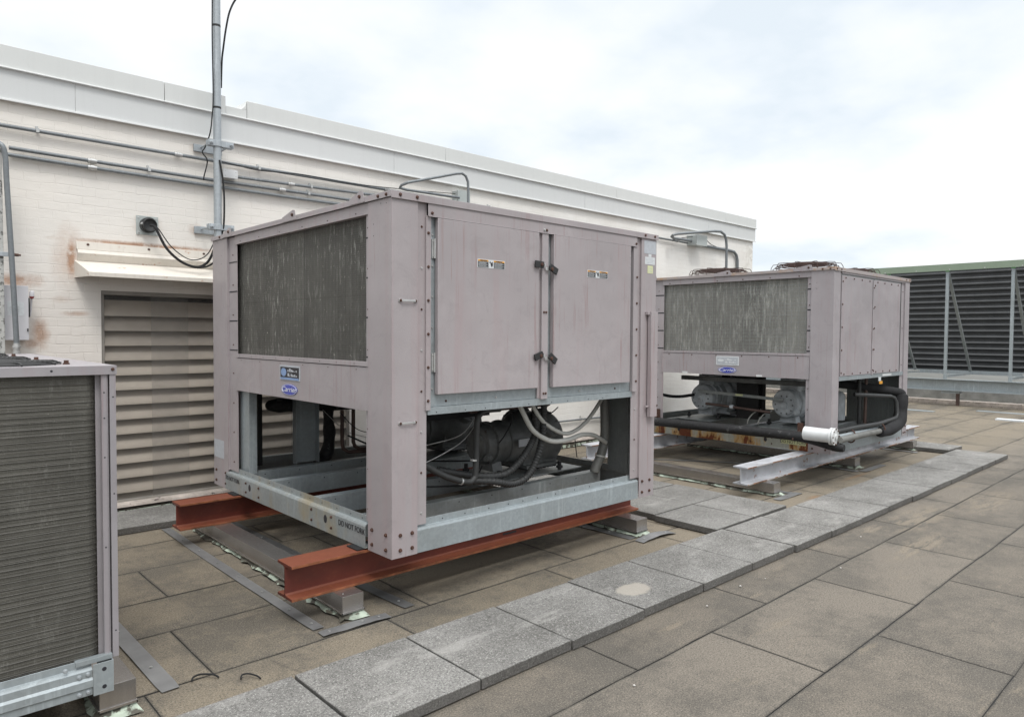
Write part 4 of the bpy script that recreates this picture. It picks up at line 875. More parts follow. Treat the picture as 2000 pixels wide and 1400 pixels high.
        for z_, sg, an in ((2.190, -1, -.06), (2.165, 1, -.42), (1.553, -1, .32), (1.533, 1, -.62)):
            px = x0+1.262+sg*.052; c_, s_n = math.cos(an), math.sin(an)
            def rp(u, v): return (px+sg*.018+(u*c_-v*s_n), y0-.022, Z(z_)+(u*s_n+v*c_))
            poly = [rp(-.042*1, -.023), rp(.038, -.023), rp(.046, 0), rp(.038, .023), rp(-.042, .023)] if sg < 0 else [rp(-.038, -.023), rp(.042, -.023), rp(.042, .023), rp(-.038, .023), rp(-.046, 0)]
            m = MB().prism(poly, (0, -.012, 0)).bolt((px+sg*-.0, y0-.034, Z(z_)), (0, -1, 0), .013, .008).mat(2).box(min(px, x0+1.262), max(px, x0+1.262), y0-.0215, y0-.018, Z(z_)-.012, Z(z_)+.010)
            m.build('door_latch', ['dark', 'bolt', 'zinc'], t, .002)
        # vertical trim strips
        m = MB().box(x0+.249, x0+.285, y0+.004, y0+.024, Z(1.23), Z(2.42))
        for k in range(6): m.bolt((x0+.265, y0+.004, Z(1.29+.205*k)), (0, -1, 0), .009, .008)
        m.build('trim_strip', [P, 'bolt'], t, .0015)
        m = MB().box(x0+2.287, x0+2.345, y0-.004, y0+.024, Z(1.245), Z(2.413))
        for k in range(5): m.bolt((x0+2.330, y0-.004, Z(1.33+.21*k)), (0, -1, 0), .009, .009)
        m.build('trim_strip', [P, 'bolt'], t, .0015)
        m = MB().box(x0+.268, X1-.295, y0+.010, y0+.026, Z(1.202), Z(1.248)).mat(1)
        for k in range(9): m.box(x0+.33+.2*k+(.03 if k % 2 else 0), x0+.338+.2*k+(.03 if k % 2 else 0), y0+.0092, y0+.0102, Z(1.212), Z(1.219))
        m.build('lower_channel', ['galv', 'ink'], t, .0015)
        # small handles on the near post, sight tube on the right post
        for z_ in (1.898, 1.168):
            m = MB().box(x0+.062, x0+.160, y0-.016, y0-.012, Z(z_)-.006, Z(z_)+.006).box(x0+.045, x0+.068, y0-.006, y0, Z(z_)-.008, Z(z_)+.008).box(x0+.154, x0+.178, y0-.006, y0, Z(z_)-.008, Z(z_)+.008).bolt((x0+.058, y0-.006, Z(z_)), (0, -1, 0), .008, .007).bolt((x0+.166, y0-.006, Z(z_)), (0, -1, 0), .008, .007)
            m.build('handle', ['zinc', 'bolt'], t, .001)
        m = MB().box(X1-.118, X1-.028, y0-.045, y0-.010, Z(1.03), Z(1.895)).bolt((X1-.135, y0-.004, Z(1.885)), (0, -1, 0), .010, .01).bolt((X1-.030, y0-.046, Z(1.12)), (0, -1, 0), .006, .006)
        m.cyl((X1-.150, y0-.02, Z(1.115)), (X1-.118, y0-.02, Z(1.115)), .008, 8).box(X1-.145, X1-.1, y0-.03, y0-.001, Z(1.870), Z(1.895))
        m.build('sight_tube_cover', [P, 'bolt'], t, .006)
        for a, b, c_, d, mt in ((X1-.168, X1-.008, 2.372, 2.478, 'label_grey'), (X1-.155, X1-.022, 2.285, 2.345, 'label'), (X1-.120, X1-.048, 2.213, 2.275, 'label_yel'), (X1-.11, X1-.07, 2.347, 2.370, 'label')):
            m = MB().box(a, b, y0-.0014, y0-.0002, Z(c_), Z(d)).mat(1)
            if mt != 'label_grey' and d-c_ > .03:
                for q in range(4): m.box(a+.012, b-.012-.01*(q % 2), y0-.002, y0-.0014, Z(c_)+.012+.011*q, Z(c_)+.0145+.011*q)
            m.build('data_label', [mt, 'label_grey'], t)
        MB().box(x0-.0016, x0-.0003, Y1-.23, Y1-.01, Z(.61), Z(.765)).build('blank_sticker', 'label_grey', t)
    else:
        a0, a1, b0, b1 = x0+.222, x0+1.150, x0+1.212, x0+2.13
        for a, b in ((a0, a1), (b0, b1)):
            m = MB().box(a, b, y0-.001, y0+.012, Z(1.262), Z(2.452))
            for k in range(4): m.bolt((a+.10+k*(b-a-.2)/3, y0-.001, Z(2.425)), (0, -1, 0), .010, .008); m.bolt((a+.10+k*(b-a-.2)/3, y0-.001, Z(1.285)), (0, -1, 0), .010, .008)
            for k in range(5): m.bolt((a+.02, y0-.001, Z(1.30+.27*k)), (0, -1, 0), .011, .008)
            m.build('access_panel', [P, 'bolt'], t, .003)
        m = MB().box(a1+.012, b0-.012, y0-.008, y0+.012, Z(1.25), Z(2.44))
        for k in range(5): m.bolt(((a1+b0)/2, y0-.008, Z(1.31+.26*k)), (0, -1, 0), .009, .008)
        m.build('mullion', [P, 'bolt'], t, .0015)
        MB().box(a0, b1+.05, y0+.0125, y0+.020, Z(1.23), Z(2.47)).build('door_frame', 'galv_dark', t)
        m = MB().box(a0-.02, X1-.30+.12, y0+.003, y0+.019, Z(1.208), Z(1.258)).mat(1).box(x0+1.56, x0+1.88, y0+.002, y0+.003, Z(1.222), Z(1.245)); m.build('lower_channel', ['galv', 'white'], t, .0015)
        MB().box(x0+1.42, x0+1.50, y0-.002, y0+.003, Z(1.16), Z(1.21)).mat(1).box(x0+1.45, x0+1.55, y0-.003, y0+.002, Z(1.12), Z(1.158)).build('tag', ['label', 'orange'], t)
        for yy in (y0+.905, y0+1.985): MB().box(x0+.005, x0+.008, yy-.04, yy+.04, Z(1.222), Z(1.245)).build('blank_sticker', 'white', t)
    # ---- closed rear faces of the coil box
    MB().box(X1-.03, X1-.027, y0+.3, Y1-.3, Z(1.23), Z(2.50)).build('far_side_coil', cm, t)
    MB().box(x0+.2, X1-.2, Y1-.022, Y1-.019, Z(1.23), Z(2.50)).build('rear_panel', P, t)
    m = MB()
    for k in range(4 if kind == 1 else 7): m.box(X1-.026 if k % 2 else X1-.034, X1-.012 if k % 2 else X1-.024, y0+.03+.11*k-.004, y0+.144+.11*k, Z(.50), Z(1.222))
    m.build('inner_liner', 'galv_dark', t)
    # ---- fans
    for fxx in (x0+.64, x0+1.86):
        for fyy in ((y0+.62, y0+1.85) if kind == 2 else (y0+.75, y0+2.0)):
            m = MB(); n = 36
            m.lathe((fxx, fyy, zt-.002), (0, 0, 1), [(0, .45), (.012, .445), (.03, .425), (.032, .42), (.01, .42)], 40); m.build('fan_shroud', P, t)
            fan_guard(t, fxx, fyy, zt+.018 if kind == 2 else zt-.0, .43, 'guard', .105 if kind == 2 else .045)
    return t, Z

# ------------------------------------------------------------ unit 1
x0, y0 = 2.285, 3.505
u1, Z = chiller(x0, y0, 2.595, 2.845, 0, 'large mauve grey chiller on rust red beams with two latched doors', 1)
compressor(u1, 3.60, 4.30, .60, .82, 1.02, 'comp_dark')
compressor(u1, 3.62, 5.45, .60, .86, 1.05, 'comp_dark')
for yc in (4.33, 5.42): MB().box(3.45 if yc < 5 else 3.5, 4.60 if yc < 5 else 4.6, yc-.27, yc+.27, .545, .556).build('mounting_plate', 'galv_dark', u1, .002)
m = MB().box(2.81, 3.03, 5.90, 5.904, .54, 1.225).box(2.81, 2.814, 5.83, 5.90, .54, 1.225).box(3.026, 3.03, 5.83, 5.90, .54, 1.225); m.build('support_column', 'galv', u1, .002)
m = MB().box(2.335, 2.338, 5.70, 5.88, .53, 1.24).box(2.338, 2.40, 5.70, 5.703, .53, 1.24); m.build('inner_post', 'galv', u1)
m = MB().box(2.62, 2.66, 6.2, 6.26, .5, 1.24); m.build('inner_post', 'dark', u1)
m = MB().box(2.4, 4.6, 6.28, 6.33, .50, .56); m.build('rear_lip', 'galv_dark', u1)
blob = lambda t: .35+.65*math.sin(min(t*5, 1)*math.pi/2)+.05*math.sin(t*31)
m = MB().tube([(2.60, 5.98, 1.065), (2.68, 5.98, 1.06), (2.78, 5.98, 1.055), (2.95, 5.98, 1.05), (3.2, 5.96, 1.045), (3.6, 5.80, 1.045), (4.2, 5.4, 1.06)], .062, 14, smooth=5, rf=blob); m.build('insulated_pipe', 'insul', u1)
m = MB().tube([(3.20, 5.98, 1.06), (3.20, 5.98, .9), (3.21, 5.98, .75), (3.19, 5.98, .60), (3.13, 5.97, .53), (3.08, 5.96, .50)], .055, 12, smooth=5, rf=lambda t: .82+.45*t+.10*math.sin(t*23)); m.build('insulated_pipe', 'insul', u1)
MB().tube([(3.215, 5.75, 1.0), (3.215, 5.75, .70), (3.225, 5.75, .65), (3.27, 5.74, .615), (3.6, 5.70, .60)], .018, 10).build('refrigerant_pipe', 'copper', u1)
MB().tube([(3.33, 5.75, 1.0), (3.33, 5.75, .70), (3.345, 5.75, .66), (3.39, 5.74, .63), (3.7, 5.70, .62)], .018, 10).build('refrigerant_pipe', 'copper', u1)
MB().tube([(3.12, 5.62, 1.0), (3.25, 5.6, .86), (3.38, 5.6, .80), (3.6, 5.6, .77)], .004, 6, smooth=5).build('capillary_line', 'black', u1)
MB().tube([(3.54, 3.77, 1.23), (3.60, 3.76, 1.12), (3.71, 3.76, .975), (3.90, 3.76, .882), (4.11, 3.77, .872), (4.30, 3.80, .888), (4.50, 3.84, .86), (4.69, 3.87, .78)], .019, 12, smooth=6).build('flexible_conduit', 'hosegrey', u1)
MB().tube([(3.70, 3.80, 1.23), (3.76, 3.79, 1.12), (3.88, 3.79, 1.008), (4.13, 3.81, .912), (4.40, 3.85, .975), (4.627, 3.87, 1.15), (4.68, 3.87, 1.23)], .016, 12, smooth=6).build('flexible_conduit', 'hosegrey', u1)
MB().tube([(4.70, 3.90, 1.23), (4.712, 3.90, 1.0), (4.712, 3.90, .82), (4.67, 3.90, .68), (4.60, 3.90, .57), (4.585, 3.90, .53)], .040, 16, smooth=6).build('large_conduit', 'hosemid', u1)
def corr(pts, r, name='corrugated_conduit'):
    P = [Vector(p) for p in pts]; m = MB()
    m.tube(pts, r, 12, smooth=26, rf=lambda t: 1+.10*math.sin(t*2*math.pi*52)); return m.build(name, 'hosedark', u1)
corr([(3.80, 3.86, 1.23), (3.785, 3.82, 1.08), (3.785, 3.82, .95), (3.72, 3.82, .84), (3.60, 3.82, .73), (3.45, 3.82, .67), (3.2, 3.85, .69), (2.95, 3.95, .75)], .026)
corr([(3.86, 3.80, 1.23), (3.857, 3.80, 1.1), (3.845, 3.80, .927), (3.79, 3.80, .76), (3.687, 3.80, .63), (3.53, 3.80, .595), (3.33, 3.80, .64), (3.1, 3.9, .66)], .026)
MB().tube([(3.40, 3.80, 1.16), (3.24, 3.76, 1.165), (3.17, 3.75, 1.14), (3.145, 3.75, 1.08), (3.135, 3.75, .76), (3.12, 3.75, .70), (3.06, 3.75, .68), (2.87, 3.75, .745), (2.70, 3.75, .84)], .022, 12, smooth=4).build('refrigerant_pipe', 'hosedark', u1)
MB().tube([(3.25, 3.95, 1.17), (4.05, 3.95, 1.17)], .045, 14).build('discharge_pipe', 'copper', u1)
MB().tube([(2.62, 3.9, .93), (2.84, 3.9, .944), (3.12, 3.9, .985), (3.3, 3.95, 1.1)], .0035, 6, smooth=5).build('capillary_line', 'zinc', u1)
MB().tube([(2.62, 3.9, .80), (2.84, 3.9, .83), (3.12, 3.9, .93), (3.3, 3.95, 1.04)], .0035, 6, smooth=5).build('capillary_line', 'zinc', u1)
MB().tube([(4.27, 3.85, .88), (4.275, 3.84, .78), (4.29, 3.84, .70)], .004, 6).build('cable_tie', 'black', u1)
MB().box(4.15, 4.55, 5.9, 6.15, 1.02, 1.2).tube([(4.5, 6.0, 1.12), (5.0, 5.9, 1.02)], .05, 10).build('insulated_pipe', 'black', u1)
MB().box(2.8, 4.0, 4.6, 4.64, 1.0, 1.2).box(2.9, 4.3, 5.0, 5.1, 1.12, 1.2).build('control_tray', 'dark', u1)

for pts, rr, mt in (([(3.70, 4.05, 1.22), (3.74, 4.03, 1.05), (3.66, 4.02, .93), (3.62, 4.05, .86)], .005, 'black'), ([(3.9, 4.0, 1.22), (3.98, 3.98, 1.1), (4.12, 3.99, 1.06), (4.25, 4.02, 1.10)], .005, 'black'),
                    ([(2.75, 3.95, .66), (3.0, 3.98, .62), (3.3, 4.0, .60), (3.45, 4.05, .70)], .007, 'black'), ([(2.62, 4.6, .95), (3.0, 4.65, .78), (3.4, 4.7, .66), (3.9, 4.7, .60)], .007, 'black'), ([(3.10, 5.9, 1.0), (3.3, 5.85, .8), (3.5, 5.8, .72)], .004, 'zinc')):
    MB().tube(pts, rr, 6, smooth=6).build('wire', mt, u1)
for xx, yy, zz in ((3.115, 3.75, .82), (3.0, 3.75, .694)): MB().lathe((xx, yy, zz), (.12, 0, 1) if zz > .8 else (1, 0, -.3), [(0, .0245), (.012, .0245)], 14).build('hose_clamp', 'zinc', u1)
MB().lathe((4.655, 3.90, .655), (.25, 0, 1), [(0, .047), (.012, .047)], 16).build('hose_clamp', 'hosegrey', u1)
MB().box(3.86, 3.98, 4.075, 4.085, .80, .86).build('rating_label', 'label_grey', u1)
# ------------------------------------------------------------ unit 2
x2, y2 = 8.235, 3.440
u2, Z2 = chiller(x2, y2, 2.485, 2.845, -.028, 'mauve grey chiller on white beams with rusty fan guards and white filter drum', 2)
compressor(u2, 8.78, 4.27, .575, .85, 1.18, 'comp')
compressor(u2, 8.78, 5.50, .575, .85, 1.18, 'comp')
for yc in (4.27, 5.50): MB().box(8.6, 9.8, yc-.27, yc+.27, .515, .525).build('mounting_plate', 'galv_dark', u2)
m = MB().prism([(8.70, 5.48, .905), (8.70, 5.48, .945), (8.70, 4.24, .905+.0), (8.70, 4.24, .865+.0)], (-.02, 0, 0)).mat(1).box(8.672, 8.68, 4.80, 4.91, .895, .922); m.build('tie_bar', ['galv_dark', 'label_yel'], u2, .002)
MB().tube([(8.66, 5.35, .755), (8.65, 5.1, .75), (8.65, 4.55, .72), (8.70, 4.42, .71)], .019, 10).mat(1).lathe((8.65, 4.97, .742), (0, -1, -.03), [(0, .028), (.05, .028)], 14).build('refrigerant_pipe', ['copper', 'comp'], u2)
MB().box(8.72, 8.78, 3.9, 5.8, 1.07, 1.13).build('discharge_header', 'comp_dark', u2, .004)
MB().box(9.05, 9.08, 4.78, 5.1, .55, 1.19).box(9.4, 9.5, 4.9, 5.6, .55, 1.19).build('shade_infill', 'dark', u2)  # dark sheets added behind the compressors to darken the interior
for dy in (0, .15): MB().tube([(8.72, 4.75-dy, .53), (8.70, 4.72-dy, .6), (8.72, 4.66-dy, .68), (8.8, 4.6-dy, .72)], .008, 8, smooth=4).build('hose', 'hosegrey', u2)
MB().tube([(8.4, 6.1, .92), (8.45, 5.9, .85), (8.6, 5.75, .83), (8.8, 5.6, .86)], .022, 10, smooth=5).build('suction_hose', 'black', u2)
MB().box(8.3, 8.42, 5.9, 6.1, 1.03, 1.2).build('insulated_fitting', 'black', u2, .01)
# insulated pipe along the base, white drum, pipes round the corner
MB().tube([(8.145, 6.45, .505), (8.145, 5.85, .500), (8.145, 4.7, .512), (8.145, 3.9, .520), (8.135, 3.60, .50), (8.12, 3.33, .452), (8.12, 3.24, .445)], .060, 16, smooth=3, rf=lambda t: 1.0-.35*max(0, t-.8)*5).build('insulated_pipe', 'insul', u2)
dr = MB().lathe((8.02, 3.66, .585), (.06, -1, -.03), [(0, .05), (.004, .068), (.010, .078), (.02, .078), (.30, .078), (.302, .098), (.325, .098), (.328, .082), (.334, .082), (.337, .098), (.355, .098), (.357, .03), (.37, .03)], 32).build('filter_drum', 'white', u2)
m = MB()
for k in range(8):
    a = 2*math.pi*k/8; m.bolt((8.041+math.cos(a)*.086, 3.305, .574+math.sin(a)*.086), (0, -1, 0), .009, .012, 0)
m.build('flange_bolt', 'bolt', dr)
MB().tube([(8.20, 3.40, .60), (8.72, 3.36, .615), (9.21, 3.36, .605), (9.5, 3.36, .60), (10.10, 3.38, .62), (10.17, 3.38, .64), (10.195, 3.385, .69), (10.195, 3.40, .83), (10.17, 3.42, .885), (10.09, 3.44, .91), (9.46, 3.50, .955), (9.3, 3.6, .965)], .026, 12).build('refrigerant_pipe', 'hosedark', u2)
MB().tube([(8.15, 3.33, .56), (9.6, 3.40, .535), (10.07, 3.42, .545)], .024, 12).build('refrigerant_pipe', 'galv', u2)
MB().tube([(8.10, 3.28, .535), (9.5, 3.36, .505), (9.9, 3.38, .51)], .036, 14).build('refrigerant_pipe', 'hosemid', u2)
MB().tube([(9.50, 3.36, .492), (9.62, 3.36, .490), (9.85, 3.36, .505), (10.15, 3.36, .55), (10.27, 3.37, .66), (10.31, 3.38, .80), (10.35, 3.385, .90), (10.34, 3.42, .95), (10.2, 3.55, .985), (9.95, 3.8, 1.03), (9.7, 4.1, 1.08)], .075, 16, smooth=4, rf=lambda t: (1.0+.05*math.sin(t*40))*(.8+.3*(1 if t > .2 else t/.2))*(1 if t < .62 else .72)).build('insulated_pipe', 'black', u2)
for xx in (8.60, 9.53):
    m = MB(); n = 16; m.tube([(xx, 3.36+.055*math.cos(2*math.pi*i/n), .525+.075*math.sin(2*math.pi*i/n)) for i in range(n+1)], .009, 6, caps=False); m.build('pipe_clamp', 'bolt', u2)
for yy, zz in ((3.80, .60), (5.85, .60)):
    MB().box(x2-.006, x2+.002, yy-.035, yy+.035, zz-.06, zz+.07).tube([(x2-.01, yy, zz-.02), (x2-.12, yy+.02, zz-.075), (x2-.16, yy+.02, zz-.12)], .007, 6).build('pipe_hanger', 'bolt', u2)
MB().lathe((9.78, 4.0, .56), (0, 0, 1), [(0, .05), (.01, .09), (.04, .095), (.33, .095), (.37, .08), (.40, .04)], 24).build('receiver', 'comp', u2)
MB().lathe((9.33, 4.0, .53), (0, 0, 1), [(0, .13), (.66, .13)], 24).build('accumulator', 'black', u2)
MB().tube([(9.86, 3.75, .50), (9.84, 3.75, 1.2)], .026, 12).build('refrigerant_pipe', 'hosedark', u2)
MB().tube([(9.98, 3.72, .50), (10.00, 3.72, 1.2)], .022, 12).build('refrigerant_pipe', 'copper', u2)
MB().tube([(8.5, 3.7, .52), (9.2, 3.75, .50), (9.9, 3.7, .52)], .024, 10).build('refrigerant_pipe', 'hosedark', u2)
MB().tube([(8.35, 3.6, 1.19), (8.6, 3.7, 1.02), (8.9, 3.8, .95)], .005, 6, smooth=4).build('capillary_line', 'zinc', u2)

# ------------------------------------------------------------ unit 3, left foreground
t3 = thing('condenser', (-.3, 4.4, .15), 'condenser unit with ribbed grey coil cut by the left edge', 'condenser')
X3, Y3, Zt = .806, 3.395, 1.556
m = MB()
m.box(-1.4, X3+.004, Y3-.006, Y3-.003, 1.518, Zt).box(X3+.001, X3+.004, Y3-.003, 5.45, 1.518, Zt).box(-1.4, X3+.001, Y3-.003, 5.45, Zt-.003, Zt)
m.bolt((X3-.012, Y3-.006, 1.540), (0, -1, 0), .0065, .006).mat(2)
for xx in (.50, .0, -.5): m.cyl((xx+.07, Y3-.0058, 1.538), (xx+.07, Y3-.0066, 1.538), .005, 10)
m.build('top_panel', ['paint3', 'bolt', 'ink'], t3, .0025)
m = MB().box(.752, .772, Y3+.004, Y3+.03, .285, 1.52).box(.7725, .777, Y3+.006, Y3+.03, .285, 1.52).box(.782, X3, Y3-.002, Y3+.002, .285, 1.52).box(X3-.003, X3, Y3+.002, Y3+.06, .285, 1.52).mat(1)
for zz in (1.44, 1.33, 1.16, .77): m.cyl((.762, Y3+.0035, zz), (.762, Y3+.0045, zz), .0035, 10)
for zz in (1.42, 1.0, .40): m.cyl((.795, Y3-.0025, zz), (.795, Y3-.0015, zz), .0035, 10)
m.box(.7765, .783, Y3+.031, Y3+.034, .285, 1.52).mat(0).box(.735, .80, Y3+.036, Y3+.040, .285, 1.52)
m.build('corner_post', ['paint3', 'ink'], t3, .002)
m = MB(); n = 10; prof = [(-1.4, Y3+.02)]+[(.690+.055*math.sin(math.pi/2*i/n), Y3+.02+.07*(1-math.cos(math.pi/2*i/n))) for i in range(n+1)]+[(.745, 5.3)]
vs = [(a, b, .285) for a, b in prof]+[(a, b, 1.52) for a, b in prof]; N = len(prof)
m.add(vs, [(i, i+1, i+1+N, i+N) for i in range(N-1)]); m.build('condenser_coil', 'coil3', t3, ang=60)
# the tube rows stand proud of the fins
m = MB(); zz = .31
while zz < 1.51:
    m.tube([(a, b-.001 if i < N-1 else b, zz) for i, (a, b) in enumerate([(p[0]+(.002 if i_ > 5 else 0), p[1]-.002) for i_, p in enumerate(prof)])], .0014, 5); zz += .0254
m.build('tube_rows', 'guard_wire', t3)
m = MB()
pr = [(0, .155), (0, .185), (-.008, .193), (-.008, .222), (0, .232), (0, .262), (.010, .270), (.022, .274), (.022, .305), (.026, .305), (.026, .155)]
m.prism([(-1.4, Y3-.022+a, b) for a, b in pr], (1.4+.700, 0, 0)); 
for a, b in ((.650, .170), (.650, .245), (.682, .172), (.682, .248), (.60, .288)): m.bolt((a, Y3-.022, b), (0, -1, 0), .009, .008, 1)
m.build('base_rail', ['galv', 'galv_light'], t3, .002)
m = MB().box(.700, .778, Y3-.030, Y3-.026, .150, .285).box(.774, .778, Y3-.026, Y3+.25, .150, .285).box(.64, .778, Y3-.012, Y3+.02, .286, .306).mat(1)
m.cyl((.742, Y3-.0302, .180), (.742, Y3-.0312, .180), .009, 14).cyl((.742, Y3-.0302, .256), (.742, Y3-.0312, .256), .009, 14)
m.build('end_bracket', ['galv', 'ink'], t3, .002)
MB().box(-1.4, .76, 5.3, 5.45, .15, 1.52).build('rear_panel', 'paint3', t3); MB().box(-1.4, .70, 3.5, 5.3, .16, .20).build('base_pan', 'galv_dark', t3)
for cx, cy in ((.36, 3.73), (.33, 4.30), (.32, 4.95), (-.5, 4.2)):
    fan_guard(t3, cx, cy, Zt+.002, .30, 'guard_dark', .012)
m = MB()
for xx, yy in ((.665, 3.62), (.635, 4.15), (.628, 4.80)): m.bolt((xx, yy, Zt), (0, 0, 1), .012, .018, 0)
m.build('guard_bolt', 'bolt', t3)

# ------------------------------------------------------------ support beams
def beam(label, xa, xb, ya, z0, z1, wf, mat, group, slot=False):
    m = MB(); tf, tw = .015, .010; yc = ya+wf/2
    m.prism([(xa, ya, z0), (xa, ya+wf, z0), (xa, ya+wf, z0+tf), (xa, yc+tw/2+.01, z0+tf+.003), (xa, yc+tw/2, z0+tf+.013), (xa, yc+tw/2, z1-tf-.013), (xa, yc+tw/2+.01, z1-tf-.003), (xa, ya+wf, z1-tf), (xa, ya+wf, z1), (xa, ya, z1), (xa, ya, z1-tf), (xa, yc-tw/2-.01, z1-tf-.003), (xa, yc-tw/2, z1-tf-.013), (xa, yc-tw/2, z0+tf+.013), (xa, yc-tw/2-.01, z0+tf+.003), (xa, ya, z0+tf)], (xb-xa, 0, 0))
    if slot: m.mat(1); m.box(3.52, 3.66, yc-tw/2-.0015, yc-tw/2, z0+.045, z0+.060)
    for q in (1, 7, 9, 15): m.mi[2+q] = 2
    o = m.build('steel_beam', [mat, 'ink', 'white_edge' if mat == 'whitesteel' else 'beam_edge'], loc=(xa, yc, z0), bevel=.0015); return tag(o, label, 'beam', group)
beam('front rust red steel beam under the nearest large unit', 1.800, 5.075, 3.80, .145, .352, .19, 'beam', 'rust red support beams', True)
beam('rear rust red steel beam under the nearest large unit, by the louver', 1.807, 5.075, 5.76, .145, .352, .19, 'beam', 'rust red support beams')
beam('front white painted steel beam with rusty edges under the far unit', 6.745, 12.02, 3.66, .142, .331, .17, 'whitesteel', 'white support beams')
beam('rear white painted steel beam under the far unit', 6.640, 12.02, 5.70, .142, .331, .17, 'whitesteel', 'white support beams')
def pad(label, x_, y_, z0, z1, wx=.16, wy=.12):
    o = MB().box(x_-wx/2, x_+wx/2, y_-wy/2, y_+wy/2, z0, z1).build('rubber_pad', 'black', loc=(x_, y_, z0), bevel=.003); tag(o, label, 'pad', 'rubber pads on the beams')
for nm, xx, yy, z0, z1 in (('front red beam under the near corner post', 2.31, 3.88, .3525, .3615), ('rear red beam near the louver', 2.31, 5.85, .3525, .3615), ('front red beam under its far end', 4.80, 3.88, .3525, .3615), ('rear red beam under its far end', 4.80, 5.85, .3525, .3615)):
    pad('black rubber pad on the '+nm, xx, yy, z0, z1, .15, .13)
pad('black rubber pad on the front white beam under the rusty rail', 8.28, 3.74, .3405, .350 if 0 else .3335+.0)if 0 else None
# ------------------------------------------------------------ roof sleepers
def sleeper(label, xa, w_, ya, yb, z1, fl=True, group='metal clad roof sleepers'):
    t = thing('roof_sleeper', (xa+w_/2, ya, 0), label, 'sleeper', group)
    m = MB().box(xa, xa+w_, ya, yb, .045, z1); m.box(xa-.006, xa+w_+.006, ya-.006, ya-.001, .040, .052); m.box(xa-.006, xa-.001, ya-.006, yb, .040, .050); m.box(xa+w_+.001, xa+w_+.006, ya-.006, yb, .040, .050); m.mat(1)
    m.bolt((xa+.03, ya+.05, z1), (0, 0, 1), .004, .003)
    m.build('cladding', ['clad', 'zinc'], t, .002)
    MB().box(xa+.012, xa+w_-.012, ya+.012, yb-.01, -.004, .044).build('curb', 'wood', t)
    if fl:
        rn = random.Random(int(xa*100)); m = MB(); n = int((yb-ya)/.06); P = []
        for i in range(n+1):
            yy = ya-.02+(yb-ya)*i/n
            o_ = -.030+.020*rn.random(); h_ = .004+.014*rn.random()
            if rn.random() < .4: o_ *= .15
            P.append(((xa+.010, yy, .036-.012*rn.random()), (xa+o_, yy, h_)))
        vs = [p for q in P for p in q]; m.add(vs, [(2*i, 2*i+1, 2*i+3, 2*i+2) for i in range(n)])
        m.add([(xa+.012, ya+.01, .038), (xa+w_, ya+.008, .036), (xa+w_+.02, ya-.045, .008), (xa+.05, ya-.035, .006), (xa+.012, ya-.005, .012)], [(0, 1, 2, 3, 4)])
        m.build('membrane_flashing', 'flash', t)
    return t
sleeper('metal clad sleeper under the near ends of the red beams', 2.060, .140, 3.682, 6.24, .1445)
sleeper('metal clad sleeper under the far ends of the red beams', 4.765, .145, 3.585, 6.10, .1445)
sleeper('metal clad sleeper under the near ends of the white beams', 7.068, .145, 3.535, 6.15, .1415)
sleeper('metal clad sleeper under the middle of the white beams', 9.335, .16, 3.585, 6.1, .1415)
sleeper('metal clad sleeper under the far ends of the white beams', 11.535, .17, 3.60, 6.1, .1415)
sleeper('metal clad sleeper under the corner of the left condenser', .735, .145, 3.425, 5.4, .1485)
o = MB().box(-.7, -.55, 3.425, 5.4, 0, .149).build('roof_sleeper', 'clad', loc=(-.62, 3.425, 0)); tag(o, 'metal clad sleeper at the hidden end of the left condenser', 'sleeper')
# ------------------------------------------------------------ loose metal strips on the roof
def strip(label, pts, w_, mat='strip', screws=(), curl=.0, seed=1):
    P = [Vector((p[0], p[1], 0)) for p in pts]; n = 26; m = MB(); vs = []; a, b = P[0], P[-1]; d = (b-a).normalized(); s_ = Vector((-d.y, d.x, 0)); mid = P[1] if len(P) > 2 else (a+b)/2
    for lay in (0, 1):
        for i in range(n+1):
            t_ = i/n; c = a*(1-t_)**2+2*t_*(1-t_)*mid+b*t_*t_
            zz = .008+.003*noise.noise((t_*5, seed, 0))+curl*math.sin(math.pi*t_) - (.0016 if lay else 0)
            ww = w_/2*(1 if 0 < i < n else .90)
            vs += [c+s_*ww+Vector((0, 0, zz)), c-s_*ww+Vector((0, 0, zz+.002*math.sin(t_*9+seed)))]
    N = 2*(n+1)
    fs = [(2*i, 2*i+1, 2*i+3, 2*i+2) for i in range(n)]+[(N+2*i, N+2*i+2, N+2*i+3, N+2*i+1) for i in range(n)]
    for i in range(n): fs += [(2*i, 2*i+2, N+2*i+2, N+2*i), (2*i+1, N+2*i+1, N+2*i+3, 2*i+3)]
    fs += [(0, N, N+1, 1), (2*n, 2*n+1, N+2*n+1, N+2*n)]
    m.add(vs, fs)
    for t_ in screws:
        c = a*(1-t_)**2+2*t_*(1-t_)*mid+b*t_*t_; m.bolt((c.x, c.y, .011+curl*math.sin(math.pi*t_)), (0, 0, 1), .008, .004)
    o = m.build('metal_strip', [mat, 'zinc'], loc=a); return tag(o, label, 'metal strip', 'flat metal strips on the roof')
sc = [.03, .17, .31, .45, .59, .73, .87, .97]
strip('long flat zinc strip lying parallel to the sleeper of the red beams', [(1.905, 6.45), (1.885, 5.1), (1.900, 3.672)], .075, screws=sc)
strip('short flat zinc strip across the front of the near sleeper', [(1.870, 3.590), (2.1, 3.600), (2.307, 3.572)], .078, screws=(.12, .6, .85))
strip('flat zinc strip emerging behind the left condenser', [(1.020, 5.4), (1.035, 4.5), (1.050, 3.502)], .088, screws=(.25, .55, .85))
strip('dark flat strip lying under the unit right of the first sleeper', [(2.40, 6.55), (2.40, 5.0), (2.477, 3.596)], .080, 'strip_dark', screws=(.3, .6, .96))
strip('short bent zinc strip in front of the far sleeper of the red beams', [(4.665, 3.482), (4.9, 3.50), (5.115, 3.471)], .095, screws=(.15, .8), curl=.018)
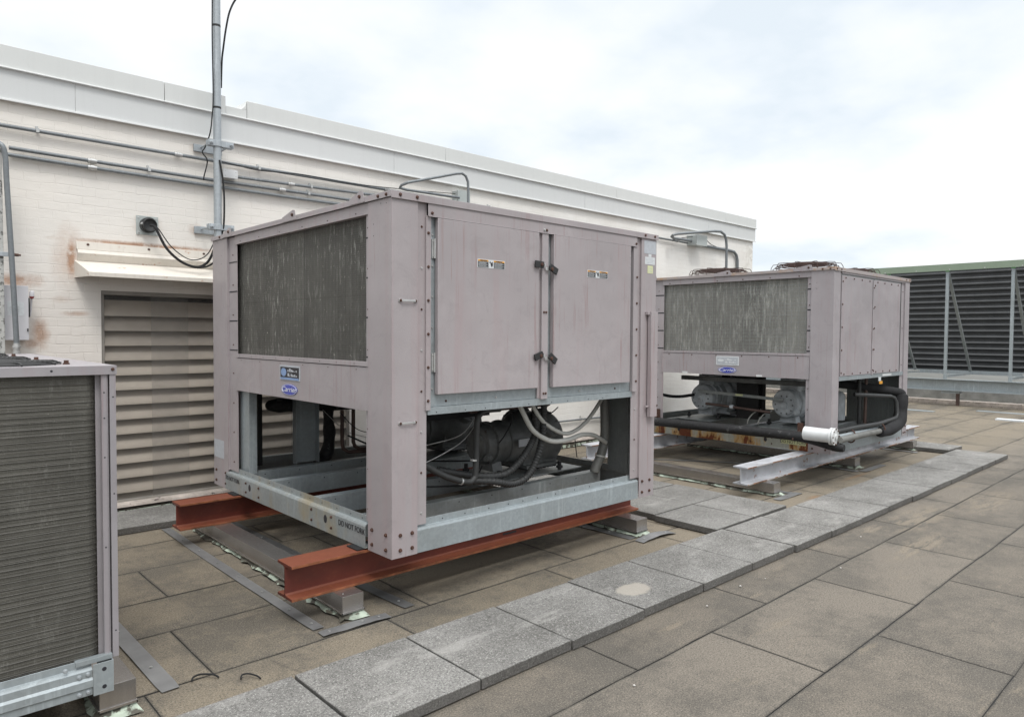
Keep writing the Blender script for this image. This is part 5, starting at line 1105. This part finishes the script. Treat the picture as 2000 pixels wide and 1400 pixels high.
strip('flat zinc strip beside the far sleeper of the red beams', [(4.69, 4.9), (4.69, 4.2), (4.706, 3.575)], .095, screws=(.3, .8))
strip('flat zinc strip before the near sleeper of the white beams', [(6.95, 3.44), (7.2, 3.45), (7.45, 3.44)], .09, screws=(.5,))
strip('short zinc strip right of the near sleeper of the white beams', [(7.36, 3.47), (7.36, 3.6), (7.36, 3.75)], .09)
strip('flat zinc strip beside the middle sleeper of the white beams', [(9.20, 4.5), (9.20, 4.0), (9.22, 3.5)], .09)
strip('short zinc strip before the middle sleeper of the white beams', [(9.25, 3.46), (9.5, 3.46), (9.95, 3.46)], .09)
strip('flat zinc strip beside the far sleeper of the white beams', [(11.38, 4.4), (11.38, 4.0), (11.40, 3.5)], .09)
strip('long thin dark strip on the roof under the far unit', [(7.6, 6.2), (8.4, 5.2), (8.9, 4.2)], .06, 'strip_dark')
# ------------------------------------------------------------ litter
cable('small black cable tie end near the left condenser, left one', [(1.150, 3.515, .010), (1.165, 3.535, .018), (1.200, 3.530, .022), (1.245, 3.495, .018), (1.262, 3.470, .008)], .0045, name='cable_tie', cat='cable tie')
cable('small curled black cable tie end beside the walkway, right one', [(1.335, 3.378, .010), (1.350, 3.402, .016), (1.375, 3.385, .020), (1.40, 3.350, .015), (1.410, 3.322, .008)], .004, name='cable_tie', cat='cable tie')
rn = random.Random(5)
for i, (xx, yy, lb) in enumerate(((3.87, 2.36, 'small pale pebble at the foot of the walkway edge'), (4.35, 2.40, 'tiny pale stone chip in the shade of the walkway edge, middle one'), (4.62, 2.36, 'pinkish scrap of litter beside the walkway edge'), (2.72, 2.05, 'small white scrap of litter on the bare roof'), (5.25, 2.10, 'white scrap of litter on the second roof tile row'), (6.2, 2.32, 'pale stone chip far along the walkway edge'))):
    m = MB(); s_ = .005+.003*rn.random(); n = 6
    m.lathe((xx, yy, .004), (.2*rn.random(), .2*rn.random(), 1), [(0, s_*.7), (s_*.5, s_), (s_*.9, s_*.7), (s_*1.1, s_*.2)], 7); o = m.build('pebble', 'litter', loc=(xx, yy, 0), sm=False); tag(o, lb, 'litter')
# ------------------------------------------------------------ far louvered screen
t = thing('screen_wall', (20, 6, 0), 'dark ribbed equipment screen with green top trim and steel braces', 'screen wall')
m = MB(); XB = 22.6; prof = []
zz = .74; n = 18; pt = (3.68-.74)/n
for k in range(n):
    z_ = .74+pt*k
    prof += [(XB+.05-.05*math.cos(2*math.pi*q/8), z_+pt*q/8) for q in range(8)]
prof.append((XB, 3.68)); N = len(prof); ya, yb = -6, 17
m.add([(a, ya, b) for a, b in prof]+[(a, yb, b) for a, b in prof], [(i, i+1, i+1+N, i+N) for i in range(N-1)]); m.box(XB+.13, XB+.14, ya, yb, .70, 3.66)
m.build('ribbed_panel', 'corr', t, ang=80)
m = MB().box(19.93, 20.25, ya, yb, 3.515, 3.53).box(19.93, 19.945, ya, yb, 3.365, 3.515)
for k in range(30): m.bolt((19.93, -5+.75*k, 3.39), (-1, 0, 0), .014, .01)
m.build('top_trim', ['green', 'zinc'], t)
for k in range(-8, 9):
    yy = 4.19+1.37*k
    m = MB().box(19.99, 20.06, yy-.032, yy+.032, .66, 3.36).box(19.975, 19.99, yy-.045, yy+.02, .66, .78); m.build('post', 'galv', t, .003)
    MB().box(19.985, 20.03, yy-.04, yy+.04, 3.345, 3.375).build('clip', 'greenclip', t)
    m = MB(); a = Vector((20.08, yy, 3.30)); b = Vector((22.2, yy, .80)); d = Vector((0, .03, 0)); e_ = Vector((.03, 0, .01))
    m.hexa([a-d-e_, a-d+e_, a+d+e_, a+d-e_, b-d-e_, b-d+e_, b+d+e_, b+d-e_]); m.build('brace', 'galv_dark', t)
    m = MB().box(20.06, 22.25, yy-.03, yy+.03, .70, .76); m.build('strut', 'galv', t)
MB().box(22.2, 22.26, ya, yb, .70, .80).build('bottom_rail', 'galv', t)
m = MB().box(19.9, 20.12, ya, yb, .648, .66).box(19.995, 20.01, ya, yb, .39, .648).box(19.9, 20.12, ya, yb, .375, .39); m.build('support_beam', 'galv', t)
for k in range(-2, 3):
    yy = 5.27+4.1*k; MB().box(20.0, 20.07, yy-.035, yy+.035, 0, .375).build('stub_post', 'copper', t); MB().box(19.96, 20.2, yy-.05, yy+.35, .31, .37).build('stub_bracket', 'galv', t)
for yy in (6.9, 3.4): MB().box(20.02, 20.06, yy-.75, yy+.55, .83, .86).build('pipe_rail', 'zinc', t)
pw = MB().box(20.75, 21.5, ya, yb, -.004, .50).mat(1).box(20.35, 20.75, ya, yb, .05, .10).box(20.32, 20.36, ya, yb, -.004, .05).build('parapet', ['conc', 'ledge'], loc=(20.6, 5, 0)); tag(pw, 'low concrete parapet behind the steel beam of the ribbed screen', 'parapet')
for i, (a, b, c, d, lb) in enumerate(((17.2, 17.42, 2.2, 3.84, 'long white metal strip on the far roof at the right edge'), (18.9, 19.1, 3.3, 4.6, 'pale grey metal strip before the far parapet, nearer the right edge'), (17.9, 18.1, 5.2, 6.4, 'pale grey metal strip on the far roof, left of the others'))):
    o = MB().box(a, b, c, d, .0, .03 if i == 0 else .012).build('metal_strip', 'label' if i == 0 else 'galv', loc=(a, c, 0)); tag(o, lb, 'metal strip')
scene.render.engine = 'CYCLES'
